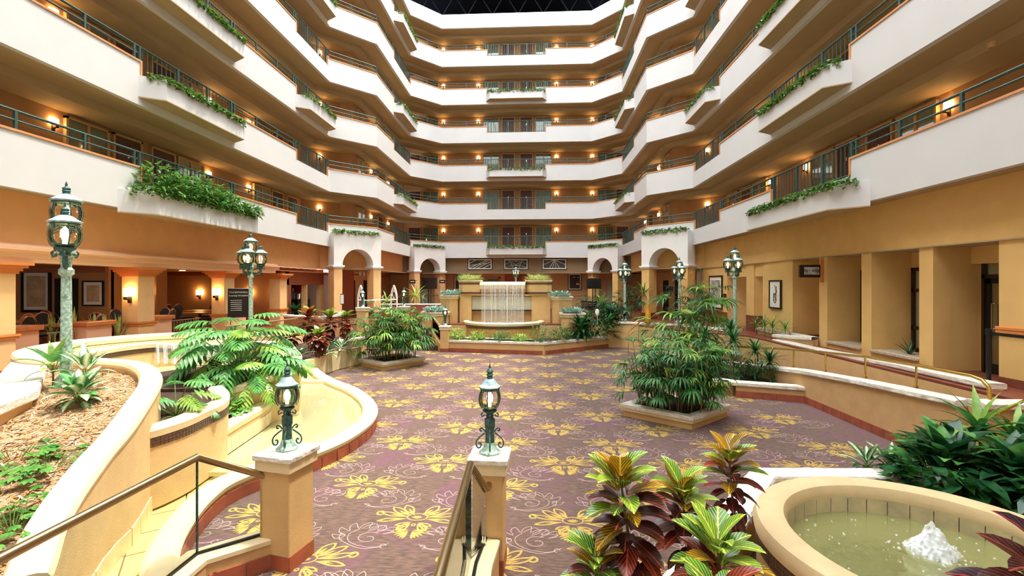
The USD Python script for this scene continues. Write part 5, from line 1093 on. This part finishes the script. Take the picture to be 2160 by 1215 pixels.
# ivy in the gallery boxes
def ivy(i,k,bay,sd,a0,a1,n,d,pr,zt,big):
    L=np.linalg.norm(a1-a0); c=(a0+a1)/2
    t=thing('trailing_ivy',f'green ivy trailing over the flower box on the {sd} {BAYN[bay]}, {bal_name(k)}','ivy')
    F_=Fol(); near=(k<3 and bay==2); N=int((300 if near else 170)*L)
    for _ in range(N):
        s=U(.1,L-.1); o=U(.25,1.0)*pr; edge_=U(0,1)<.45
        if edge_: o=pr*U(.92,1.1); z=zt+U(-.10,.06)
        else: z=zt+U(-.04,.12)
        e=min(s,L-s); 
        if e<.3: o=min(o,pr*max(.3,e/.3))
        p=a0+d*s+n*o; az=math.atan2(n[1],n[0])+U(-1.5,1.5); l=U(.07,.13)
        F_.add(leaf((p[0],p[1],z),az,U(-.6,.8),l,l*.85,k=.8,fold=.15,n=2))
    F_.put('foliage','leaf_ivy',t)
for i,a in enumerate(IVY): ivy(i,*a)
a=[q for q in IVY if q[9] and q[2]=='left'][0]; k,bay,sd,a0,a1,n,d,pr,zt,big=a
for i in range(7):
    s=.9+i*.62; p=a0+d*s+n*.28; hh=[.95,.75,1.0,.85,.75,.6,.45][i]
    bush(f'glossy broad-leaved shrub in the large left flower box, {["first","second","third","fourth","fifth","sixth","last"][i]} from the camera',p,.48,hh,210,(.20,.32),'leaf_ivy',zt-.06,'shrub',.36,mats=['leaf_ivy','leaf_ivy','leaf_philo'],pr=prof_lance,el=(-.2,1.0))
a=[q for q in IVY if q[9] and q[2]=='right'][0]; k,bay,sd,a0,a1,n,d,pr,zt,big=a
for i in range(8):
    p=a0+d*(.5+i*.55)+n*.15; rosette(f'dark spiky plant in the large right flower box, {["first","second","third","fourth","fifth","sixth","seventh","last"][i]} from the far end',p,zt-.05,12,(.3,.45),.09,'spiky_plant','plant','leaf_dark',(1.5,.5),.6,0,single=False)
# ivy on the portals
for i,P_ in enumerate(PT):
    x,y,_=P_.GetAttribute('xformOp:translate').Get(); a=PI/4 if i<2 else -PI/4; dd=np.array([math.cos(a),math.sin(a)]); nn=np.array([dd[1],-dd[0]])
    t=thing('trailing_ivy',f'green ivy along the top of the {["large left","far left","large right","far right"][i]} arched portal','ivy'); F_=Fol()
    for _ in range(900):
        s=U(.0,2.45); o=U(-.3,.06); p=np.array([x,y])+dd*s+nn*o; l=U(.08,.14); F_.add(leaf((p[0],p[1],5.4+U(-.06,.14)),math.atan2(nn[1],nn[0])+U(-1.5,1.5),U(-.5,.9),l,l*.8,n=2))
    F_.put('foliage','leaf_ivy',t)
# bay plant
rosette('small spiky plant on the sill of the shop bay',(9.8,11.0),1.22,14,(.3,.45),.1,'spiky_plant','plant','leaf_dark',(1.4,.3),.8,0,single=False)
rosette('dark low plant on the sill of the bay nearest the sign',(9.9,12.55),1.22,10,(.25,.35),.12,'spiky_plant','plant','leaf_dark',(1.0,.1),.8,0,single=False)
# ================= LAMPS AND FURNISHINGS =================
def lantern_parts(t,b,s=1.,far=False,squat=False):
    # one lantern head standing on point b, built as parts of t
    b=np.array(b,float); P=lambda m:xf(m,b,s=s)
    part('collar',P(lathe([(.030,0),(.045,.01),(.035,.03),(.055,.05),(.075,.06),(.078,.075),(.06,.085),(.082,.10)],12)),'verdigris_dark',t,smooth=40)
    for a in np.arange(4)*PI/2: part('collar_scroll',P(xf(tube([(.05,0,.02),(.085,0,.0),(.09,0,.03),(.075,0,.045)],.008,5),rz=a)),'verdigris_dark',t)
    gl=[(.082,.10),(.105,.13),(.116,.17),(.117,.21),(.108,.255),(.092,.29)]
    part('globe',P(lathe(gl,16)),'lamp_glass',t,smooth=True)
    for a in np.arange(6)*PI/3+.3: part('rib',P(xf(tube([(r+.003,0,z) for r,z in gl],.0055,5),rz=a)),'verdigris_dark',t)
    part('ring',P(lathe([(.094,.285),(.105,.29),(.105,.305),(.115,.315),(.09,.315)],16)),'verdigris_dark',t)
    if squat:
        part('cap',P(lathe([(.122,.300),(.126,.312),(.09,.335),(.062,.358),(.035,.372)],12)),'verdigris_cap',t)
        part('finial',P(lathe([(.03,.368),(.034,.378),(.024,.386),(.034,.40),(.026,.41),(.034,.425),(.015,.44),(.008,.45),(.011,.46),(.003,.49)],10)),'verdigris_dark',t,smooth=40)
    else:
        part('cap',P(lathe([(.115,.312),(.118,.325),(.085,.35),(.062,.385),(.045,.405),(.03,.41)],8)),'verdigris_cap',t)
        part('finial',P(lathe([(.03,.405),(.036,.42),(.026,.43),(.038,.45),(.028,.465),(.036,.485),(.022,.51),(.008,.52),(.012,.54),(.004,.56),(.002,.60)],10)),'verdigris_dark',t,smooth=40)
    part('bulb',P(lathe([(.018,.11),(.018,.15),(.030,.17),(.036,.20),(.030,.235),(.012,.26),(.002,.27)],10)),'bulb_far' if far else 'bulb',t,smooth=True)
def pier_lantern(lab,loc,rz=0,s=1.,far=False):
    t=thing('pier_lantern',lab,'lamp',loc,rz); S=lambda m:xf(m,s=s)
    part('base_plate',S(lathe([(.105,0),(.105,.012),(.09,.02),(.075,.035),(.058,.07),(.05,.10)],14)),'verdigris',t,smooth=40)
    part('column',S(lathe([(.048,.09),(.044,.18),(.044,.24),(.052,.25),(.052,.33),(.046,.335),(.03,.35)],14)),'verdigris_dark',t,smooth=40)
    for a in (0,PI/2,PI,3*PI/2):
        q=[(.05,.23)]+[(.068+.02*math.cos(x),.245+.02*math.sin(x)) for x in np.linspace(2.8,-2.8,8)]
        q=[(.045,.20),(.062,.225),(.085,.24),(.098,.225),(.09,.208),(.078,.215)]
        w=[(.05,.19),(.09,.16),(.128,.12),(.135,.075),(.118,.045),(.095,.05),(.086,.075),(.097,.095),(.11,.085)]
        for k in (q,w): part('scroll',S(xf(tube(smooth_path([(r,0,z) for r,z in k],3),.0075,6),rz=a)),'verdigris_dark',t,smooth=40)
    lantern_parts(t,(0,0,.35*s),s*.93,far)
    return t
pier_lantern('verdigris lantern on the left pier of the entry walk',(-1.2,4.62,1.135),.3)
pier_lantern('verdigris lantern on the right pier of the entry walk',(.865,4.62,1.135),.1)
pier_lantern('small lantern on the short pier left of the fountain bed',(-2.42,19.3,1.085),0,1.,True)
for i,(u,v,y) in enumerate(((765,648,20.6),(852,646,20.9))):
    p=AY(u,v,y); pier(['tan pier beyond the stone planter beside the luggage cart','tan pier before the glass counter'][i],p[0],p[1],0,.5,p[2]); pier_lantern(['lantern on the far pier left of the luggage cart','lantern on the far pier right of the luggage cart'][i],(p[0],p[1],p[2]+.005),0,1.,True)
def street_lamp(lab,x,y,z0,zt,s,rz,far=False,rad=.055,arms=(0,2*PI/3,4*PI/3)):
    t=thing('street_lamp',lab,'lamp post',(x,y,z0),rz); h=zt-z0; hs=.49*s; top=h-hs      # the top lantern stands at 'top'
    arm=top-.23*s
    part('foot',lathe([(.14*s,0),(.14*s,.05),(.10*s,.10),(.085*s,.25),(rad*1.25,.32)],14),'verdigris',t,smooth=40)
    part('pole',lathe([(rad*1.2,.28),(rad*1.1,arm*.5),(rad,arm-.18*s),(rad*1.5,arm-.16*s),(rad*1.5,arm-.12*s),(rad,arm-.10*s),(rad*1.2,arm-.02),(rad*1.9,arm+.03*s),(rad*1.6,arm+.08*s),(rad*.9,arm+.13*s),(rad*.7,top-.02),(rad*.9,top)],14),'verdigris',t,smooth=40)
    for a in arms:
        r=.17*s; q=smooth_path([(.03,0,arm-.05*s),(.07*s,0,arm-.10*s),(.14*s,0,arm-.09*s),(r,0,arm-.02*s),(r,0,arm+.01*s)],4)
        part('arm',xf(tube(q,.018*s,6),rz=a),'verdigris_dark',t,smooth=40)
        part('arm_ornament',[xf(tube(smooth_path([(.05,0,arm-.02*s),(.12*s,0,arm+.02*s),(.16*s,0,arm-.03*s),(.12*s,0,arm-.06*s)],3),.012*s,5),rz=a),xf(lathe([(.004,-.10*s),(.015*s,-.06*s),(.022*s,-.02*s),(.01*s,.02*s)],8,(r,0,arm-.02*s)),rz=a)],'verdigris_dark',t)
        lantern_parts(t,(r*math.cos(a),r*math.sin(a),arm),s,far,True)
    lantern_parts(t,(0,0,top-.02),s,far,True)
    return t
p=G(140,825,1.3); d_=p-EYE; az0=math.atan2(-d_[1],-d_[0])
q=EYE+ray(136,380)*np.dot(p-EYE,[-_s,_c,0]); street_lamp('nearest verdigris lamp post, standing in the mulch bed',p[0],p[1],1.22,q[2],1.5,az0-.05,rad=.058,arms=(0,PI+.12))
def lamp_at(lab,u,vt,d,z0,s,rz,rad=.055):
    p=EYE+ray(u,vt)*d; return street_lamp(lab,p[0],p[1],z0,p[2],s,rz,True,rad)
lamp_at('verdigris lamp post rising behind the philodendron on the left',529,487,13.2,.55,1.5,2.9)
lamp_at('tallest right lamp post, standing in the ramp planting',1550,517,16.4,.32,1.32,.6,.06)
lamp_at('second lamp post on the right, before the large arch',1433,541,21.5,ZU,1.28,.9,.06)
lamp_at('lamp post at the far right, left of the large arch',1318,547,23.,ZU,1.3,.5,.06)
lamp_at('distant lamp post seen over the fountain lip',1088,560,28.,ZU,.85,.5,.05)
# restaurant sconces, chairs, tables, low partitions
def rsconce(lab,loc,rz,s=1.25):
    if not hasattr(rsconce,'src'): rsconce.src=True
    t=dup(SC0,loc,rz,lab,None,(s,s,s)); return t
for lab,loc,rz in (('glowing sconce on the second restaurant column',(-9.78,12.285,2.5),0),('glowing sconce on the third restaurant column',(-9.82,15.855,2.45),0),('glowing sconce on the inner restaurant pillar',(-12.85,16.38,2.5),0),
    ('glowing sconce on the far restaurant wall, left one',(-13.95,20.58,2.35),0),('glowing sconce on the far restaurant wall, right one',(-10.35,20.58,2.3),0),('glowing sconce on the far restaurant wall, half behind a column',(-11.6,20.58,2.35),0)): rsconce(lab,loc,rz,1.3)
def chair():
    t=thing('dining_chair','','chair')
    a=np.linspace(0,2*PI,19)[:-1]
    part('seat',cbx(-.23,.23,-.22,.22,.42,.48,.015),'chair_navy',t)
    o=[(.21*math.cos(x),.0,.74+.25*math.sin(x)) for x in a]
    fr=xf(tube(o,.024,6,closed=True),rx=-.12); fr.apply_translation((0,.20,.0)); part('back_frame',fr,'chair_wood',t,smooth=40)
    pd=xf(ext(affinity.scale(Point(0,0).buffer(.2,quad_segs=5),1,1.2),-.025,.025),rx=PI/2); pd.apply_translation((0,0,.74)); pd=xf(pd,rx=-.12); pd.apply_translation((0,.20,0)); part('back_pad',pd,'chair_navy',t)
    for sx in (-1,1):
        for sy in (-1,1): part('leg',cyl(.02,(sx*.19,sy*.18,.43),(sx*.21,sy*.22,0),6,.015),'chair_wood',t)
    return t
CH=None
def put_chair(x,y,rz,lab):
    global CH
    if CH is None:
        CH=chair(); xx=UsdGeom.Xformable(CH); xx.ClearXformOpOrder(); xx.AddTranslateOp().Set(Gf.Vec3d(x,y,ZU)); xx.AddRotateZOp().Set(math.degrees(rz)); setd(CH,lab); return
    dup(CH,(x,y,ZU),rz,lab)
def table(x,y,lab):
    t=thing('dining_table',lab,'table',(x,y,ZU)); part('top',cbx(-.42,.42,-.42,.42,.70,.745,.012),'wood_table',t); part('column',cyl(.04,(0,0,.03),(0,0,.70),8),'black_metal',t); part('foot',[bx(-.3,.3,-.03,.03,0,.03),bx(-.03,.03,-.3,.3,0,.03)],'black_metal',t)
ords=['first','second','third','fourth','fifth','sixth','seventh','eighth','ninth','tenth']
tb=[(-12.2,10.9),(-13.6,12.6),(-11.0,11.6),(-11.3,14.4),(-14.2,17.8),(-12.2,18.2),(-11.2,16.9)]
for i,(x,y) in enumerate(tb):
    table(x,y,f'square wooden restaurant table, {ords[i]} from the near end')
    for j,(dx,dy,rz) in enumerate(((0,.62,0),(-.62,.0,PI/2),(.62,.05,-PI/2))):
        put_chair(x+dx,y+dy,rz+U(-.25,.25),f'oval-backed navy dining chair, {["far","left","right"][j]} side of the {ords[i]} restaurant table')
for i,(x,y,w) in enumerate(((-10.4,9.85,.9),(-10.1,11.5,.7),(-10.1,13.5,.8),(-10.1,17.2,.9))):
    t=thing('low_partition',f'low peach partition with orange wood cap, {ords[i]} along the restaurant front','partition',(x,y,ZU)); part('body',bx(-.2,.2,-w/2,w/2,0,.72),'cornice_peach',t); part('wood_cap',cbx(-.28,.28,-w/2-.06,w/2+.06,.72,.84,.02),'wood_orange',t)
for i,(y0,y1) in enumerate(((10.4,11.1),(13.95,15.4))):
    t=thing('metal_railing',f'low pale metal railing between partitions, {["near","far"][i]} one','railing',(-10.1,0,ZU)); part('top_rail',bx(-.02,.02,y0,y1,.62,.65),'chrome',t)
    for y in np.arange(y0+.05,y1,.12): part('baluster',bx(-.01,.01,y-.01,y+.01,.05,.62),'chrome',t)
    part('bottom_rail',bx(-.02,.02,y0,y1,.05,.07),'chrome',t)
p=AX(503,625,-9.2); t=thing('chalkboard_sign','dark standing board with white lettering beside the third column','sign',(p[0],p[1],0),.75)
part('board',cbx(-.33,.33,-.02,.02,p[2]-.75,p[2]+.28,.01),'frame_black',t); part('leg',[cyl(.012,(sx*.25,0,ZU),(sx*.25,0,p[2]-.7),6) for sx in (-1,1)],'black_metal',t)
part('lettering',[text('Complimentary',.058,(0,-.022,p[2]+.12),0,.003,False),text('Evening Reception',.050,(0,-.022,p[2]-.0),0,.003,False)]+[bx(-.25,.1,-.024,-.021,p[2]-.15-i*.07,p[2]-.135-i*.07) for i in range(6)],'paper',t)
p=AY(722,635,20.0); t=thing('menu_stand','slim black menu stand with white card near the first arch','stand',(p[0],p[1],0)); part('pole',cyl(.015,(0,0,.6),(0,0,p[2]+.1),6),'black_metal',t); part('foot',lathe([(.14,.6),(.14,.62),(.02,.64)],12),'black_metal',t); part('card',bx(-.07,.07,-.02,-.01,p[2]-.12,p[2]+.28),'paper',t); part('holder',bx(-.09,.09,-.01,.005,p[2]-.15,p[2]+.31),'frame_black',t)
p=AY(726,657,19.6); solo('sanitizer_bottle',lathe([(.05,0),(.055,.02),(.055,.18),(.02,.22),(.018,.27),(.04,.275),(.03,.29)],12,(-7.34,19.65,1.50)),'white_paint','small white bottle on the end of the stone planter coping','bottle',smooth=40)
# luggage cart
p=AY(797,692,22.5); t=thing('luggage_cart','silver luggage cart with two pointed arch frames','luggage cart',(p[0],p[1],ZU),.85)
part('deck',cbx(-.95,.95,-.3,.3,.18,.24,.02),'bronze',t)
for sx in (-1,1):
    for sy in (-1,1):
        q=smooth_path([(sx*.9,sy*.27,.22),(sx*.9,sy*.27,1.05),(sx*.9,sy*.22,1.35),(sx*.9,sy*.1,1.6),(sx*.9,0,1.72)],4); part('frame_tube',tube(q,.04,8),'white_paint',t,smooth=40)
    for z in (.55,1.05): part('crossbar',cyl(.018,(sx*.9,-.27,z),(sx*.9,.27,z),6),'white_paint',t)
    part('tracery',[tube(smooth_path([(sx*.9,-.25,1.1),(sx*.9,0,1.45),(sx*.9,.25,1.1)],4),.014,6),tube(smooth_path([(sx*.9,0,1.05),(sx*.9,.12,1.3),(sx*.9,0,1.6)],4),.012,6),tube(smooth_path([(sx*.9,0,1.05),(sx*.9,-.12,1.3),(sx*.9,0,1.6)],4),.012,6)],'white_paint',t)
    for sy in (-1,1): part('wheel',xf(lathe([(.07,-.02),(.09,-.01),(.09,.01),(.07,.02)],12),(sx*.8,sy*.24,.09),rx=PI/2),'black_metal',t)
for z in (.6,1.02):
    for sy in (-1,1): part('side_rail',cyl(.02,(-.9,sy*.27,z),(.9,sy*.27,z),6),'white_paint',t)
part('hanging_post',[cyl(.015,(0,sy*.27,.24),(0,sy*.27,1.02),6) for sy in (-1,1)],'white_paint',t)
# glass counter
p=AY(870,650,24.); t=thing('glass_counter','long buffet counter with curved glass guard and red front','counter',(p[0],p[1],ZU)); part('base',cbx(-1.5,1.6,-.3,.4,0,.72,.02),'red_tile',t); part('counter_top',cbx(-1.55,1.65,-.35,.45,.72,.77,.01),'white_stucco',t)
gq=[(-.25,.77),(-.25,1.05),(-.15,1.2),(.05,1.25),(.25,1.25)]
m=loft([(-1.5,0),(1.6,0)],[(o,z) for o,z in gq]+[(o,z-.012) for o,z in gq[::-1]]); part('glass_guard',m,'pane',t)
for x in (-1.5,-.45,.6,1.6): part('bracket',tube([(x,o,z) for o,z in gq],.018,6),'chrome',t)
# televisions
for lab,u,v,y,w,h,zz in (('flat television on a stand inside the far left arch',906,597,31.,1.05,.78,1),('flat television on a stand before the far right arch',1253,598,29.5,.92,.66,1)):
    p=AY(u,v,y); t=thing('television',lab,'television',(p[0],p[1],0)); part('bezel',cbx(-w/2,w/2,-.03,.03,p[2]-h/2,p[2]+h/2,.01),'frame_black',t); part('screen',bx(-w/2+.03,w/2-.03,-.034,-.03,p[2]-h/2+.03,p[2]+h/2-.03),'screen',t); part('stand_pole',[cyl(.03,(-.08,.02,ZU),(-.08,.02,p[2]-.2),8),cyl(.03,(.08,.02,ZU),(.08,.02,p[2]-.2),8)],'black_metal',t); part('stand_base',cbx(-.4,.4,-.25,.25,ZU,ZU+.04,.01),'black_metal',t)
for lab,u,v,y in (('small black blade sign left of the far left arch',870,594,30.3),('small black blade sign on the right pier of the far left arch',933,594,31.8)):
    p=AY(u,v,y); t=thing('blade_sign',lab,'sign',tuple(p)); part('plate',cbx(-.2,.2,-.015,.015,-.12,.12,.008),'frame_black',t); part('lettering',[bx(-.13,.13,-.019,-.015,-.02,.03)],'paper',t); part('bracket',cyl(.012,(.2,0,.08),(.34,0,.08),6),'black_metal',t)
t=thing('pendant_cluster','row of four small white pendant shades under the first arch','lamp',tuple(AY(772,577,25.2)))
for i in range(4): part('shade',lathe([(.07,-.12),(.05,.08),(.02,.12)],10,(-.33+.22*i,0,0)),'white_paint',t); part('cord',cyl(.006,(-.33+.22*i,0,.12),(-.33+.22*i,0,.6),4),'black_metal',t)
# patio chairs, amber vase, stanchion
for i,(u,y) in enumerate(((1238,24.5),(1256,24.2))):
    p=AY(u,660,y); t=thing('patio_chair',f'black slatted metal patio chair, {["left","right"][i]} one beyond the fountain pillar','chair',(p[0],p[1],ZU),.4*i)
    part('seat',cbx(-.24,.24,-.24,.24,.42,.45,.01),'black_metal',t); part('back_frame',tube([(-.24,.22,.42),(-.24,.27,.9),(.24,.27,.9),(.24,.22,.42)],.018,6),'black_metal',t)
    for z in (.55,.65,.75,.85): part('slat',bx(-.23,.23,.235,.26,z-.03,z+.02),'black_metal',t)
    for sx in (-1,1):
        for sy in (-1,1): part('leg',cyl(.016,(sx*.22,sy*.22,.42),(sx*.23,sy*.23,0),6),'black_metal',t)
    for sx in (-1,1): part('armrest',tube([(sx*.24,.24,.66),(sx*.25,-.2,.66),(sx*.24,-.22,.42)],.016,6),'black_metal',t)
p=AY(1367,700,19.2); solo('amber_vase',lathe([(.06,0),(.11,.1),(.13,.3),(.10,.5),(.05,.62),(.06,.72),(.035,.85)],14,(p[0],p[1],1.15)),'amber','tall amber yellow vase standing on the wall by the large right arch','vase',smooth=40)
p=AX(2085,838,9.25); t=thing('stanchion','black belt stanchion post before the shop door','stanchion',(9.25,p[1],ZU)); part('post',cyl(.035,(0,0,.02),(0,0,.98),12),'black_metal',t,smooth=40); part('foot',lathe([(.17,0),(.17,.015),(.04,.04)],18),'black_metal',t); part('head',cyl(.045,(0,0,.9),(0,0,1.0),12),'black_metal',t); part('belt',bx(-.005,.005,-2.2,0,.90,.95),'black_metal',t)
# room signs
for lab,loc,rz in (('small dark room plate beside the framed landscape print',(9.53,20.6,2.3),-PI/2),('small dark room plate on the pier by the large right arch',(8.2,24.0,2.6),-PI/4)):
    t=thing('room_plate',lab,'sign',loc,rz); part('plate',cbx(-.14,.14,-.02,0,-.16,.1,.006),'frame_black',t)
